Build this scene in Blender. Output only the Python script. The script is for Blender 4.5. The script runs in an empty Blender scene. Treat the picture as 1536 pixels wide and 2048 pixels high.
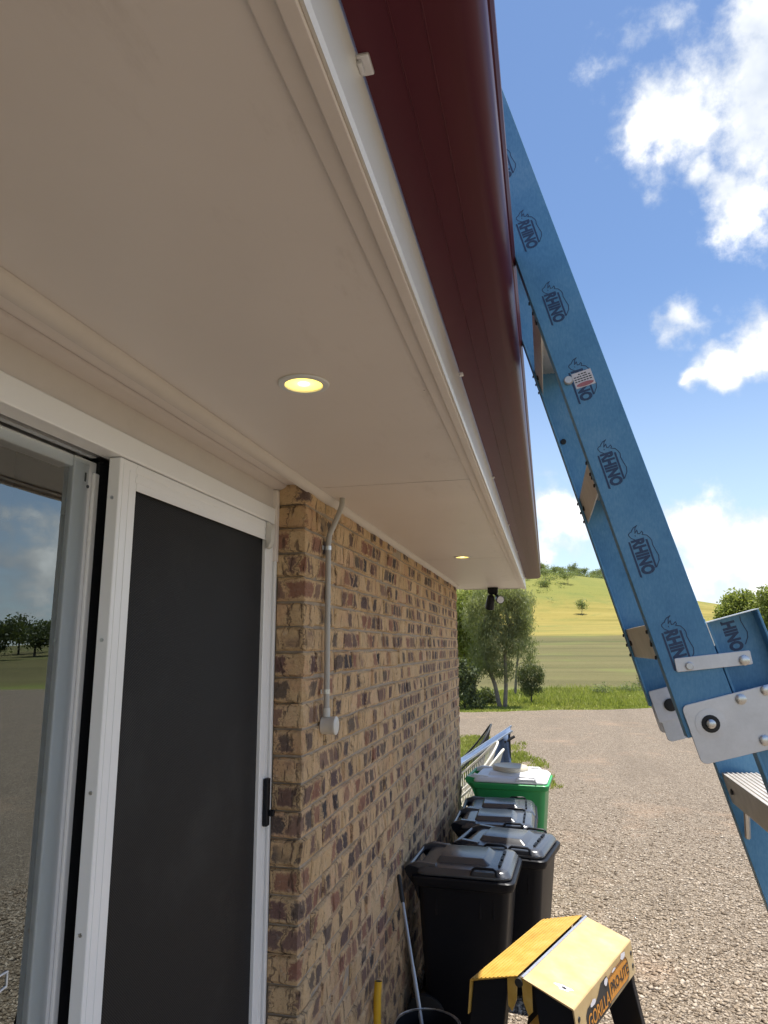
import bpy, math, random
import numpy as np
from mathutils import Matrix, Vector
random.seed(7); rng = np.random.default_rng(7)
R = math.radians
scn = bpy.context.scene
COL = scn.collection
CZ = 1.90                                   # camera height above the yard

# ------------------------------------------------------------------ camera
PITCH, YAW, ROLL = R(11.12), R(13.03), R(0.3)
hd = Vector((-math.sin(YAW), math.cos(YAW), 0)); rt = Vector((math.cos(YAW), math.sin(YAW), 0)); up0 = Vector((0, 0, 1))
CF = hd * math.cos(PITCH) + up0 * math.sin(PITCH)
U0 = up0 * math.cos(PITCH) - hd * math.sin(PITCH)
CR = rt * math.cos(ROLL) - U0 * math.sin(ROLL)
CU = rt * math.sin(ROLL) + U0 * math.cos(ROLL)
cam = bpy.data.cameras.new('camera'); camo = bpy.data.objects.new('camera', cam); COL.objects.link(camo)
m = Matrix((CR, CU, -CF)).transposed().to_4x4(); m.translation = (0, 0, CZ); camo.matrix_world = m
cam.sensor_fit = 'HORIZONTAL'; cam.sensor_width = 36; cam.lens = 1380 / 1536 * 36
cam.clip_start = 0.02; cam.clip_end = 6000
scn.camera = camo
FPX = 1380.0
def ray(px, py):
    return CF + CR * ((px - 768) / FPX) - CU * ((py - 1024) / FPX)

# ------------------------------------------------------------------ light
SUN = Vector((0.14, 0.12, 1.0)).normalized()
SUN_EL = math.asin(SUN.z); SUN_ROT = math.atan2(SUN.x, SUN.y)
w = bpy.data.worlds.new('World'); scn.world = w; w.use_nodes = True
w.cycles.sampling_method = 'MANUAL'; w.cycles.sample_map_resolution = 512
nt = w.node_tree; nt.nodes.clear()
class NB:
    """small node-graph helper"""
    def __init__(s, tree): s.t = tree
    def n(s, typ, **k):
        nd = s.t.nodes.new(typ)
        for a, v in k.items():
            if a.startswith('i_'): continue
            setattr(nd, a, v)
        return nd
    def l(s, a, b): s.t.links.new(a, b)
    def math(s, op, a, b=None, c=None, clamp=False):
        nd = s.n('ShaderNodeMath', operation=op, use_clamp=clamp)
        for i, v in enumerate((a, b, c)):
            if v is None: continue
            if isinstance(v, (int, float)): nd.inputs[i].default_value = v
            else: s.l(v, nd.inputs[i])
        return nd.outputs[0]
    def vmath(s, op, a, b=None, out=0):
        nd = s.n('ShaderNodeVectorMath', operation=op)
        for i, v in enumerate((a, b)):
            if v is None: continue
            if isinstance(v, (tuple, list, Vector)): nd.inputs[i].default_value = tuple(v)
            elif isinstance(v, (int, float)): nd.inputs['Scale'].default_value = v
            else: s.l(v, nd.inputs[i])
        return nd.outputs[out]
    def noise(s, vec, scale, detail=4, rough=.55, dist=0, out='Fac', dim='3D'):
        nd = s.n('ShaderNodeTexNoise'); nd.noise_dimensions = dim
        if vec is not None: s.l(vec, nd.inputs['Vector'])
        nd.inputs['Scale'].default_value = scale; nd.inputs['Detail'].default_value = detail
        nd.inputs['Roughness'].default_value = rough; nd.inputs['Distortion'].default_value = dist
        return nd.outputs[out]
    def ramp(s, fac, stops, interp='LINEAR'):
        nd = s.n('ShaderNodeValToRGB'); cr = nd.color_ramp; cr.interpolation = interp
        while len(cr.elements) < len(stops): cr.elements.new(0.5)
        for e, (p, c) in zip(cr.elements, stops):
            e.position = p; e.color = (c[0], c[1], c[2], 1) if not isinstance(c, (int, float)) else (c, c, c, 1)
        s.l(fac, nd.inputs[0]); return nd.outputs[0]
    def mix(s, fac, a, b, typ='MIX'):
        nd = s.n('ShaderNodeMix', data_type='RGBA', blend_type=typ)
        for i, v in ((0, fac), (6, a), (7, b)):
            if isinstance(v, (int, float)): nd.inputs[i].default_value = v
            elif isinstance(v, (tuple, list)): nd.inputs[i].default_value = (v[0], v[1], v[2], 1)
            else: s.l(v, nd.inputs[i])
        return nd.outputs[2]
    def sep(s, v):
        nd = s.n('ShaderNodeSeparateXYZ'); s.l(v, nd.inputs[0]); return nd.outputs
    def comb(s, x, y, z):
        nd = s.n('ShaderNodeCombineXYZ')
        for i, v in enumerate((x, y, z)):
            if isinstance(v, (int, float)): nd.inputs[i].default_value = v
            else: s.l(v, nd.inputs[i])
        return nd.outputs[0]
    def mapping(s, vec, scale=(1, 1, 1), loc=(0, 0, 0), rot=(0, 0, 0)):
        nd = s.n('ShaderNodeMapping'); s.l(vec, nd.inputs[0])
        nd.inputs['Scale'].default_value = scale; nd.inputs['Location'].default_value = loc; nd.inputs['Rotation'].default_value = rot
        return nd.outputs[0]
    def sstep(s, v, a, b):
        nd = s.n('ShaderNodeMapRange', interpolation_type='SMOOTHSTEP')
        if isinstance(v, (int, float)): nd.inputs[0].default_value = v
        else: s.l(v, nd.inputs[0])
        nd.inputs[1].default_value = a; nd.inputs[2].default_value = b
        return nd.outputs[0]
b = NB(nt)
sky = b.n('ShaderNodeTexSky', sky_type='NISHITA'); sky.sun_disc = False
sky.sun_elevation = SUN_EL; sky.sun_rotation = SUN_ROT; sky.altitude = 200; sky.air_density = 1.0; sky.dust_density = 0.2; sky.ozone_density = 1.2
gen = b.n('ShaderNodeTexCoord').outputs['Generated']
D = b.vmath('NORMALIZE', gen)
# cumulus: soft seeds in the directions where the clouds stand, broken up by fractal noise
CLOUDS = [(1525, 60, 120), (1500, 160, 120), (1420, 170, 95), (1340, 205, 85), (1300, 262, 55), (1390, 265, 75), (1480, 250, 85), (1555, 260, 90),
          (1395, 345, 36), (1440, 390, 42), (1510, 395, 62), (1232, 96, 34, .42), (1285, 66, 40, .46), (1335, 40, 36, .44),
          (1362, 656, 38), (1440, 742, 36), (1500, 706, 46), (1560, 680, 62), (1395, 766, 20),
          (1105, 1030, 56), (1165, 1045, 46), (1080, 1110, 40), (1340, 1095, 60), (1415, 1085, 75), (1490, 1085, 62), (1570, 1070, 70),
          (1430, 1140, 75), (1530, 1150, 75), (1400, 1190, 80)]
wob = b.noise(D, 9.0, 3, .6, out='Color')
Dw = b.vmath('ADD', D, b.vmath('SCALE', b.vmath('SUBTRACT', wob, (.5, .5, .5)), 0.10))
dens = None
for (px, py, r, *amp) in CLOUDS:
    c = ray(px, py); k = c.length; c = c.normalized(); rad = r / FPX / k * 1.32
    dist = b.vmath('DISTANCE', Dw, tuple(c), out=1)
    am = amp[0] if amp else 1.0
    v = b.math('MULTIPLY_ADD', dist, -am / rad, am)
    dens = v if dens is None else b.math('SMOOTH_MAX', dens, v, .12)
sx = b.sep(D)
zz = b.math('MAXIMUM', sx[2], 0.0)
flat = b.comb(b.math('DIVIDE', sx[0], b.math('ADD', zz, .16)), b.math('DIVIDE', sx[1], b.math('ADD', zz, .16)), 3.7)
big = b.noise(flat, 0.75, 5, .58)
gencl = b.math('MULTIPLY_ADD', big, 5.0, b.math('MULTIPLY_ADD', zz, -1.1, -2.15))
# generic cumulus field everywhere else, thinner in the part of the sky already described above
away = b.sstep(b.vmath('DISTANCE', D, tuple(ray(1250, 500).normalized()), out=1), .42, .62)
gencl = b.math('ADD', gencl, b.math('MULTIPLY_ADD', away, .9, -.9))
fine = b.noise(D, 16.0, 6, .62)
dens = b.math('MAXIMUM', dens, gencl)
dd = b.math('ADD', dens, b.math('MULTIPLY_ADD', fine, 2.6, -1.34))
cov = b.sstep(dd, -.22, .78)
shade = b.noise(b.vmath('ADD', D, (0, 0, .03)), 10.0, 4, .6)
ccol = b.ramp(b.math('ADD', b.math('MULTIPLY', b.math('MINIMUM', dd, .75), .30), b.math('MULTIPLY_ADD', shade, 1.5, -.36)), [(.28, (.68, .74, .83)), (.48, (.84, .88, .93)), (.66, (1.1, 1.1, 1.1)), (.95, (1.75, 1.73, 1.7))])
ccol = b.vmath('SCALE', ccol, 6.9)
skyc = b.mix(1.0, sky.outputs[0], (.90, .97, 1.05), 'MULTIPLY')
whiteh = b.math('MULTIPLY', b.sstep(zz, .48, .0), .55)
skyc = b.mix(whiteh, skyc, (5.6, 6.6, 7.6))
fin = b.mix(b.math('MULTIPLY', cov, .96), skyc, ccol)
bg = b.n('ShaderNodeBackground'); bg.inputs[1].default_value = 0.057
b.l(fin, bg.inputs[0]); b.l(bg.outputs[0], b.n('ShaderNodeOutputWorld').inputs[0])

sl = bpy.data.lights.new('sun', 'SUN'); sl.energy = 3.0; sl.angle = R(0.6); sl.color = (1, .955, .89)
so = bpy.data.objects.new('sun', sl); COL.objects.link(so); so.location = (0, 0, 30)
so.rotation_euler = SUN.to_track_quat('Z', 'Y').to_euler()
vs = scn.view_settings; vs.view_transform = 'Standard'; vs.look = 'None'; vs.gamma = 1; vs.use_curve_mapping = False
vs.exposure = 1.56
scn.cycles.max_bounces = 6; scn.cycles.diffuse_bounces = 4; scn.cycles.glossy_bounces = 3; scn.cycles.transmission_bounces = 3; scn.cycles.transparent_max_bounces = 6

# ------------------------------------------------------------------ materials
def new_mat(name):
    mt = bpy.data.materials.new(name); mt.use_nodes = True
    t = mt.node_tree; bs = t.nodes['Principled BSDF']
    return mt, NB(t), bs
def pos(nb): return nb.n('ShaderNodeNewGeometry').outputs['Position']
def objc(nb): return nb.n('ShaderNodeTexCoord').outputs['Object']
def bump(nb, bs, h, strength=.3, dist=.01):
    bp = nb.n('ShaderNodeBump'); bp.inputs['Strength'].default_value = strength; bp.inputs['Distance'].default_value = dist
    nb.l(h, bp.inputs['Height']); nb.l(bp.outputs[0], bs.inputs['Normal'])
MATS = {}
def simple(name, col, rough=.5, metal=0, var=.12, scale=6, bmp=.0, bscale=80, grime=0, spec=.5, rv=.2):
    """plain surface with gentle colour and gloss variation"""
    mt, nb, bs = new_mat(name); p = pos(nb)
    n1 = nb.noise(p, scale, 5, .6); n2 = nb.noise(p, scale * 9, 3, .6)
    f = nb.math('ADD', nb.math('MULTIPLY', n1, .7), nb.math('MULTIPLY', n2, .3))
    lo = tuple(max(0, c * (1 - var)) for c in col); hi = tuple(min(1, c * (1 + var)) for c in col)
    c = nb.ramp(f, [(.3, lo), (.7, hi)])
    if grime:
        g = nb.sstep(nb.noise(p, scale * 2.3, 8, .7), .56, .78)
        c = nb.mix(nb.math('MULTIPLY', g, grime), c, tuple(x * .35 + .03 for x in col))
    nb.l(c, bs.inputs['Base Color'])
    nb.l(nb.math('MULTIPLY_ADD', n2, rv, rough - rv / 2), bs.inputs['Roughness'])
    bs.inputs['Metallic'].default_value = metal
    bs.inputs['Specular IOR Level'].default_value = spec
    if bmp: bump(nb, bs, nb.noise(p, bscale, 4, .6), bmp, .002)
    MATS[name] = mt; return mt
def soffit_mat():
    mt, nb, bs = new_mat('soffit_paint'); p = pos(nb); x, y, z = nb.sep(p)
    n = nb.noise(p, 1.6, 5, .6); c = nb.ramp(n, [(.3, (.74, .685, .65)), (.7, (.79, .735, .70))])
    dust = nb.math('MULTIPLY', nb.sstep(nb.noise(nb.mapping(p, (7, 2.2, 1)), 1.6, 7, .7), .52, .74), nb.sstep(x, -.55, -.24))
    c = nb.mix(nb.math('MULTIPLY', dust, .28), c, (.34, .27, .22))
    v = nb.n('ShaderNodeTexVoronoi'); v.inputs['Scale'].default_value = 9; nb.l(p, v.inputs['Vector'])
    spot = nb.math('MULTIPLY', nb.sstep(v.outputs['Distance'], .026, .012), nb.math('GREATER_THAN', nb.sep(v.outputs['Color'])[0], .55))
    c = nb.mix(nb.math('MULTIPLY', spot, .8), c, (.13, .10, .08))
    nb.l(c, bs.inputs['Base Color']); nb.l(nb.math('MULTIPLY_ADD', n, .12, .30), bs.inputs['Roughness'])
    bump(nb, bs, nb.noise(p, 2.2, 3, .5), .18, .02); MATS['soffit_paint'] = mt
soffit_mat()
simple('trim_paint', (.74, .68, .64), .42, var=.04, scale=4, grime=.16)
simple('shaded_trim_paint', (.61, .56, .525), .5, var=.04, scale=4, grime=.10)  # same paint as the trim, darkened to put shade into the colour
simple('fascia_paint', (.80, .78, .74), .34, var=.02, scale=3, rv=.02)
simple('door_white', (.84, .84, .84), .32, var=.012, scale=5, rv=.02)
simple('aluminium', (.60, .60, .62), .42, metal=.85, var=.12, scale=14, grime=.12)
simple('mill_aluminium', (.66, .66, .67), .34, metal=.9, var=.12, scale=14, grime=.1)
simple('plate_metal', (.66, .66, .69), .45, metal=.55, var=.1, scale=22, grime=.15)
simple('tread_aluminium', (.62, .58, .53), .4, metal=.6, var=.15, scale=25, grime=.3)
simple('black_gap', (.012, .013, .016), .6, var=.2)
simple('black_plastic', (.009, .010, .0135), .40, var=.1, scale=5, rv=.06, spec=.22)
simple('lid_plastic', (.048, .051, .058), .26, var=.06, scale=4, rv=.05, spec=.95)  # lighter than the body: sky reflection put into the base colour
simple('green_plastic', (.035, .32, .095), .38, var=.08, scale=6)
simple('white_plastic', (.74, .75, .75), .4, var=.05, scale=8, grime=.18)
simple('beige_plastic', (.55, .49, .37), .5, var=.08, scale=12, grime=.2)
simple('grey_pvc', (.42, .40, .37), .42, var=.05, scale=10)
simple('light_pvc', (.60, .585, .55), .42, var=.04, scale=10)
simple('zinc', (.62, .62, .62), .3, metal=.9, var=.1, scale=40)
simple('mortar', (.36, .295, .225), .95, var=.2, scale=30, bmp=.8, bscale=220)
simple('interior', (.014, .013, .012), .8, var=.2)
simple('roof_metal', (.16, .045, .045), .35, var=.08)
simple('bark', (.21, .175, .145), .9, var=.45, scale=9, bmp=.8, bscale=30)
simple('dark_bark', (.07, .06, .05), .9, var=.4, scale=9, bmp=.8, bscale=30)
simple('yellow_hose', (.72, .42, .02), .38, var=.06, scale=20)
simple('pole_blue', (.40, .43, .46), .35, metal=.5, var=.08, scale=30)
simple('rubber', (.02, .02, .02), .7, var=.2)
simple('wire', (.55, .55, .55), .3, metal=.9)
simple('decal', (.030, .062, .135), .55, var=.3, scale=300)
simple('decal_black', (.02, .02, .022), .5, var=.3, scale=200)
simple('decal_orange', (.62, .25, .03), .5, var=.12, scale=90)
simple('label_white', (.72, .68, .69), .5, var=.08, scale=120)
simple('label_red', (.45, .16, .17), .5, var=.2, scale=300)
simple('glass_mark', (.8, .8, .8), .5)
simple('white_string', (.72, .69, .60), .5, var=.08, scale=20)
simple('dark_string', (.03, .033, .035), .5, var=.2, scale=20)
simple('bluegrey_metal', (.24, .32, .40), .4, var=.15, scale=20)
simple('blue_fabric', (.10, .15, .25), .75, var=.35, scale=6, bmp=.6, bscale=40)
simple('steel_tube', (.45, .52, .60), .35, metal=.5, var=.1)
simple('lens_white', (.72, .72, .74), .25, var=.03)
simple('twig', (.12, .09, .06), .9)

def gutter_mat():
    mt, nb, bs = new_mat('maroon_gutter'); p = pos(nb)
    st = nb.noise(nb.mapping(p, (6, .5, 6)), 3, 5, .6)
    c = nb.ramp(st, [(.3, (.076, .0165, .0265)), (.7, (.088, .020, .031))])
    nb.l(c, bs.inputs['Base Color']); nb.l(nb.math('MULTIPLY_ADD', nb.noise(p, 40, 4), .05, .33), bs.inputs['Roughness']); bs.inputs['Specular IOR Level'].default_value = .14
    MATS['maroon_gutter'] = mt
gutter_mat()
def fibreglass():
    mt, nb, bs = new_mat('blue_fibreglass'); p = pos(nb)
    n = nb.noise(nb.mapping(p, (1, 1, .35), rot=(0, R(-15), 0)), 260, 4, .7); n2 = nb.noise(p, 9, 5, .6)
    c = nb.ramp(nb.math('ADD', nb.math('MULTIPLY', n, .45), nb.math('MULTIPLY', n2, .55)), [(.26, (.045, .18, .36)), (.5, (.10, .285, .48)), (.74, (.19, .385, .56))])
    sc = nb.sstep(nb.noise(nb.mapping(p, (1, 1, .2), rot=(0, R(-15), 0)), 70, 6, .75), .62, .75)
    c = nb.mix(nb.math('MULTIPLY', sc, .35), c, (.03, .05, .09))
    nb.l(c, bs.inputs['Base Color']); bs.inputs['Roughness'].default_value = .52
    bump(nb, bs, n, .12, .001); MATS['blue_fibreglass'] = mt
fibreglass()
def brick_mat():
    mt, nb, bs = new_mat('clinker_brick'); p = pos(nb); x, y, z = nb.sep(p)
    along = nb.math('ADD', y, nb.math('MULTIPLY', x, -1.0))
    cz = nb.math('DIVIDE', nb.math('ADD', z, .005), .086)
    course = nb.math('FLOOR', cz); vf = nb.math('FRACT', cz)
    wn = nb.n('ShaderNodeTexWhiteNoise'); wn.noise_dimensions = '1D'; nb.l(course, wn.inputs['W'])
    dist = nb.noise(p, 26, 4, .65)
    wv = nb.math('ADD', nb.math('MULTIPLY', along, 13.0), nb.math('ADD', nb.math('MULTIPLY', wn.outputs[0], 400.0), nb.math('MULTIPLY_ADD', dist, 1.1, -.55)))
    vo = nb.n('ShaderNodeTexVoronoi'); vo.voronoi_dimensions = '1D'; vo.inputs['Scale'].default_value = 1; nb.l(wv, vo.inputs['W'])
    ve = nb.n('ShaderNodeTexVoronoi'); ve.voronoi_dimensions = '1D'; ve.feature = 'DISTANCE_TO_EDGE'; ve.inputs['Scale'].default_value = 1; nb.l(wv, ve.inputs['W'])
    rr, gg, bb_ = nb.sep(vo.outputs['Color'])
    # whole-brick body colour
    body = nb.ramp(nb.noise(nb.comb(nb.math('MULTIPLY', along, 4.2), nb.math('MULTIPLY', course, 7.7), 1.0), 1.0, 3, .6), [(.3, (.57, .375, .195)), (.55, (.69, .485, .275)), (.78, (.69, .455, .305))])
    fine = nb.noise(p, 120, 5, .7)
    pink = nb.sstep(nb.noise(p, 5.5, 4, .65), .50, .66)
    body = nb.mix(nb.math('MULTIPLY', pink, .5), body, (.60, .335, .20))
    body = nb.mix(nb.math('MULTIPLY', nb.sstep(fine, .5, .72), .42), body, (.33, .19, .11))
    speck = nb.sstep(nb.noise(p, 210, 3, .6), .62, .70)
    body = nb.mix(nb.math('MULTIPLY', speck, .55), body, (.14, .09, .07))
    blot = nb.ramp(gg, [(0, (.29, .13, .085)), (.2, (.175, .095, .08)), (.45, (.115, .068, .068)), (.68, (.065, .046, .052)), (.86, (.034, .031, .041))], 'CONSTANT')
    blot = nb.mix(nb.math('MULTIPLY', nb.sstep(fine, .45, .7), .32), blot, (.33, .24, .19))
    # patches keep a pale margin against their neighbours and the bed joints
    vd = nb.math('MULTIPLY', nb.math('SUBTRACT', .5, nb.math('ABSOLUTE', nb.math('SUBTRACT', vf, .5))), 1.0)
    edge = nb.math('MINIMUM', nb.math('MULTIPLY', ve.outputs['Distance'], 1.0), nb.math('MULTIPLY_ADD', dist, .25, nb.math('MULTIPLY_ADD', vd, 1.0, -.19)))
    rough_edge = nb.math('ADD', edge, nb.math('MULTIPLY_ADD', nb.noise(p, 75, 5, .7), .42, -.23))
    inside = nb.sstep(rough_edge, .02, .17)
    on = nb.sstep(nb.math('ADD', rr, nb.math('MULTIPLY_ADD', nb.noise(p, 7, 3, .6), .5, -.25)), .40, .54)
    c = nb.mix(nb.math('MULTIPLY', inside, nb.math('MULTIPLY', on, nb.math('MULTIPLY_ADD', bb_, .25, .78))), body, blot)
    # drag marks and splits of the extruded clay
    streak = nb.noise(nb.comb(nb.math('MULTIPLY', along, 60.0), nb.math('MULTIPLY', z, 9.0), nb.math('MULTIPLY', course, 3.1)), 1.0, 5, .7)
    crack = nb.sstep(streak, .575, .655)
    c = nb.mix(nb.math('MULTIPLY', crack, .7), c, (.12, .07, .055))
    split = nb.math('MULTIPLY', nb.sstep(ve.outputs['Distance'], .045, .012), nb.math('GREATER_THAN', bb_, .35))
    c = nb.mix(nb.math('MULTIPLY', split, .55), c, (.12, .075, .06))
    # mortar smears
    sm = nb.sstep(nb.noise(p, 34, 4, .7), .60, .72)
    c = nb.mix(nb.math('MULTIPLY', sm, .28), c, (.55, .50, .43))
    dirt = nb.math('MULTIPLY', nb.sstep(z, .42, .0), nb.sstep(nb.noise(p, 6, 5, .65), .35, .65))
    c = nb.mix(nb.math('MULTIPLY', dirt, .45), c, (.16, .12, .085))
    nb.l(c, bs.inputs['Base Color']); bs.inputs['Roughness'].default_value = .86
    h = nb.math('SUBTRACT', nb.math('ADD', nb.math('MULTIPLY', fine, .5), nb.math('MULTIPLY', nb.noise(p, 40, 5, .65), .9)), nb.math('ADD', nb.math('MULTIPLY', crack, .8), nb.math('MULTIPLY', split, 1.0)))
    bump(nb, bs, h, 1.0, .016); MATS['clinker_brick'] = mt
brick_mat()
def gravel_mat(name, stone=False):
    mt, nb, bs = new_mat(name); p = pos(nb)
    cols = [(0, (.12, .09, .062)), (.22, (.225, .175, .122)), (.5, (.30, .24, .175)), (.75, (.375, .308, .232)), (1, (.47, .405, .325))]
    big = nb.noise(p, .55, 5, .6); big2 = nb.noise(p, 2.3, 4, .6)
    warm = nb.sstep(nb.math('ADD', nb.math('MULTIPLY', big, .6), nb.math('MULTIPLY', big2, .4)), .52, .68)
    if stone:
        g = nb.n('ShaderNodeNewGeometry'); rnd = g.outputs['Random Per Island']
        c = nb.ramp(rnd, cols)
    else:
        v = nb.n('ShaderNodeTexVoronoi'); v.inputs['Scale'].default_value = 60; nb.l(nb.mapping(p, (1, 1, .2)), v.inputs['Vector'])
        v2 = nb.n('ShaderNodeTexVoronoi'); v2.inputs['Scale'].default_value = 30; nb.l(nb.mapping(p, (1, 1, .2)), v2.inputs['Vector'])
        r1 = nb.sep(v.outputs['Color'])[0]; r2 = nb.sep(v2.outputs['Color'])[1]
        c = nb.ramp(nb.math('ADD', nb.math('MULTIPLY', r1, .55), nb.math('MULTIPLY', r2, .45)), cols)
        c = nb.mix(nb.sstep(v.outputs['Distance'], .35, .8), c, (.12, .095, .07))
        h = nb.math('ADD', nb.math('MULTIPLY', v.outputs['Distance'], -1.0), nb.math('MULTIPLY', v2.outputs['Distance'], -1.2))
        bump(nb, bs, h, 1.0, .02)
    c = nb.mix(nb.math('MULTIPLY', warm, .40), c, (.43, .295, .195))
    trk = nb.sstep(nb.noise(nb.mapping(p, (.9, .16, 1), rot=(0, 0, R(-24))), 1.0, 5, .62), .50, .66)
    c = nb.mix(nb.math('MULTIPLY', trk, .34), c, (.17, .135, .10))
    nb.l(c, bs.inputs['Base Color']); bs.inputs['Roughness'].default_value = .95; bs.inputs['Specular IOR Level'].default_value = .25
    MATS[name] = mt
gravel_mat('gravel'); gravel_mat('gravel_stone', True)
def pasture_mat():
    mt, nb, bs = new_mat('pasture'); p = pos(nb); x, y, z = nb.sep(p)
    n = nb.noise(p, .35, 7, .65); n2 = nb.noise(nb.mapping(p, (.02, .12, .1)), 1.0, 6, .6); n3 = nb.noise(p, 3, 5, .7)
    green = nb.ramp(n, [(.3, (.13, .18, .035)), (.5, (.19, .215, .055)), (.7, (.26, .245, .085))])
    olive = nb.ramp(nb.math('ADD', nb.math('MULTIPLY', n2, .65), nb.math('MULTIPLY', n3, .35)), [(.32, (.078, .074, .032)), (.55, (.128, .115, .050)), (.75, (.168, .146, .070))])  # pasture darkened to olive: a cloud shadow put into the colour
    gold = nb.ramp(nb.math('ADD', nb.math('MULTIPLY', n2, .6), nb.math('MULTIPLY', n3, .4)), [(.34, (.155, .14, .036)), (.52, (.245, .20, .056)), (.7, (.30, .245, .08))])
    lush = nb.ramp(n3, [(.3, (.11, .14, .035)), (.7, (.21, .215, .06))])
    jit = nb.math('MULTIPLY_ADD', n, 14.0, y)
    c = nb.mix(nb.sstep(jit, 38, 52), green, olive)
    far = nb.math('ADD', y, nb.math('MULTIPLY', nb.math('SUBTRACT', nb.noise(nb.mapping(p, (.05, .02, .05)), 1, 4, .6), .5), 20))
    c = nb.mix(nb.sstep(far, 172, 186), c, gold)
    c = nb.mix(nb.math('MULTIPLY', nb.sstep(nb.math('ADD', z, nb.math('MULTIPLY', n, 10)), 22, 36), .75), c, lush)
    for yy, wd in ((100, 1.3), (150, 2.2)):
        band = nb.sstep(nb.math('ABSOLUTE', nb.math('SUBTRACT', nb.math('ADD', y, nb.math('MULTIPLY', nb.noise(nb.mapping(p, (.03, 0, 0)), 1, 4, .6), 8)), yy + 4)), wd * 2.2, wd * .6)
        c = nb.mix(nb.math('MULTIPLY', band, .6), c, (.065, .07, .03))
    mot = nb.noise(p, .045, 7, .68); mot2 = nb.noise(p, .22, 5, .7)
    c = nb.mix(nb.math('MULTIPLY', nb.sstep(mot, .50, .66), .55), c, (.13, .155, .045))
    c = nb.mix(nb.math('MULTIPLY', nb.sstep(mot2, .56, .72), .4), c, (.10, .095, .04))
    nb.l(c, bs.inputs['Base Color']); bs.inputs['Roughness'].default_value = 1; bs.inputs['Specular IOR Level'].default_value = .1
    bump(nb, bs, n3, .6, .1); MATS['pasture'] = mt
pasture_mat()
def leaf_mat(name, cols, scale=1.6, trans=.35):
    mt = bpy.data.materials.new(name); mt.use_nodes = True; t = mt.node_tree; t.nodes.clear(); nb = NB(t)
    p = pos(nb); n = nb.noise(p, scale, 4, .6); n2 = nb.noise(p, scale * 14, 2, .5)
    c = nb.ramp(nb.math('ADD', nb.math('MULTIPLY', n, .55), nb.math('MULTIPLY', n2, .45)), [(.32, cols[0]), (.5, cols[1]), (.68, cols[2])])
    d = nb.n('ShaderNodeBsdfPrincipled'); nb.l(c, d.inputs['Base Color']); d.inputs['Roughness'].default_value = .55; d.inputs['Specular IOR Level'].default_value = .3
    tr = nb.n('ShaderNodeBsdfTranslucent'); nb.l(nb.mix(.5, c, (.35, .42, .05)), tr.inputs[0])
    mx = nb.n('ShaderNodeMixShader'); mx.inputs[0].default_value = trans
    nb.l(d.outputs[0], mx.inputs[1]); nb.l(tr.outputs[0], mx.inputs[2]); nb.l(mx.outputs[0], nb.n('ShaderNodeOutputMaterial').inputs[0])
    MATS[name] = mt
leaf_mat('leaf_grey', [(.12, .14, .06), (.205, .22, .105), (.32, .325, .175)], trans=.4)
leaf_mat('leaf_dark', [(.04, .06, .025), (.07, .09, .04), (.12, .135, .07)], trans=.2)
leaf_mat('leaf_bright', [(.13, .17, .035), (.235, .27, .065), (.35, .36, .115)], trans=.45)
leaf_mat('leaf_far', [(.10, .135, .055), (.175, .205, .095), (.26, .28, .14)], scale=.4, trans=.45)
leaf_mat('grass_blade', [(.15, .18, .03), (.26, .28, .055), (.40, .36, .13)], scale=.6, trans=.4)
leaf_mat('dry_litter', [(.05, .04, .03), (.12, .10, .07), (.22, .18, .13)], scale=20, trans=.05)
def glass_mat():
    mt = bpy.data.materials.new('tinted_glass'); mt.use_nodes = True; t = mt.node_tree; t.nodes.clear(); nb = NB(t)
    gl = nb.n('ShaderNodeBsdfGlossy'); gl.inputs['Roughness'].default_value = 0.0; gl.inputs[0].default_value = (.86, .95, .97, 1)
    bp = nb.n('ShaderNodeBump'); bp.inputs['Strength'].default_value = .03; bp.inputs['Distance'].default_value = .02
    nb.l(nb.noise(pos(nb), 3.0, 2, .4), bp.inputs['Height']); nb.l(bp.outputs[0], gl.inputs['Normal'])
    tr = nb.n('ShaderNodeBsdfTransparent'); tr.inputs[0].default_value = (.93, .95, .96, 1)
    fr = nb.n('ShaderNodeFresnel'); fr.inputs[0].default_value = 1.5
    mx = nb.n('ShaderNodeMixShader'); nb.l(nb.math('MULTIPLY_ADD', fr.outputs[0], 1.0, .17, clamp=True), mx.inputs[0])
    nb.l(tr.outputs[0], mx.inputs[1]); nb.l(gl.outputs[0], mx.inputs[2]); nb.l(mx.outputs[0], nb.n('ShaderNodeOutputMaterial').inputs[0])
    MATS['tinted_glass'] = mt
glass_mat()
def mesh_mat():
    mt, nb, bs = new_mat('security_mesh'); p = pos(nb); x, y, z = nb.sep(p)
    wv = nb.math('MULTIPLY', nb.math('SINE', nb.math('MULTIPLY', y, 2 * math.pi / .0062)), nb.math('SINE', nb.math('MULTIPLY', z, 2 * math.pi / .0062)))
    n = nb.noise(p, 3, 5, .6)
    c = nb.mix(nb.sstep(wv, -.2, .7), (.002, .002, .003), (.026, .026, .029))
    c = nb.mix(nb.math('MULTIPLY', nb.sstep(n, .5, .75), .25), c, (.05, .05, .05))
    nb.l(c, bs.inputs['Base Color']); bs.inputs['Roughness'].default_value = .6; bs.inputs['Specular IOR Level'].default_value = .25; bump(nb, bs, wv, .35, .001)
    MATS['security_mesh'] = mt
mesh_mat()
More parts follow.
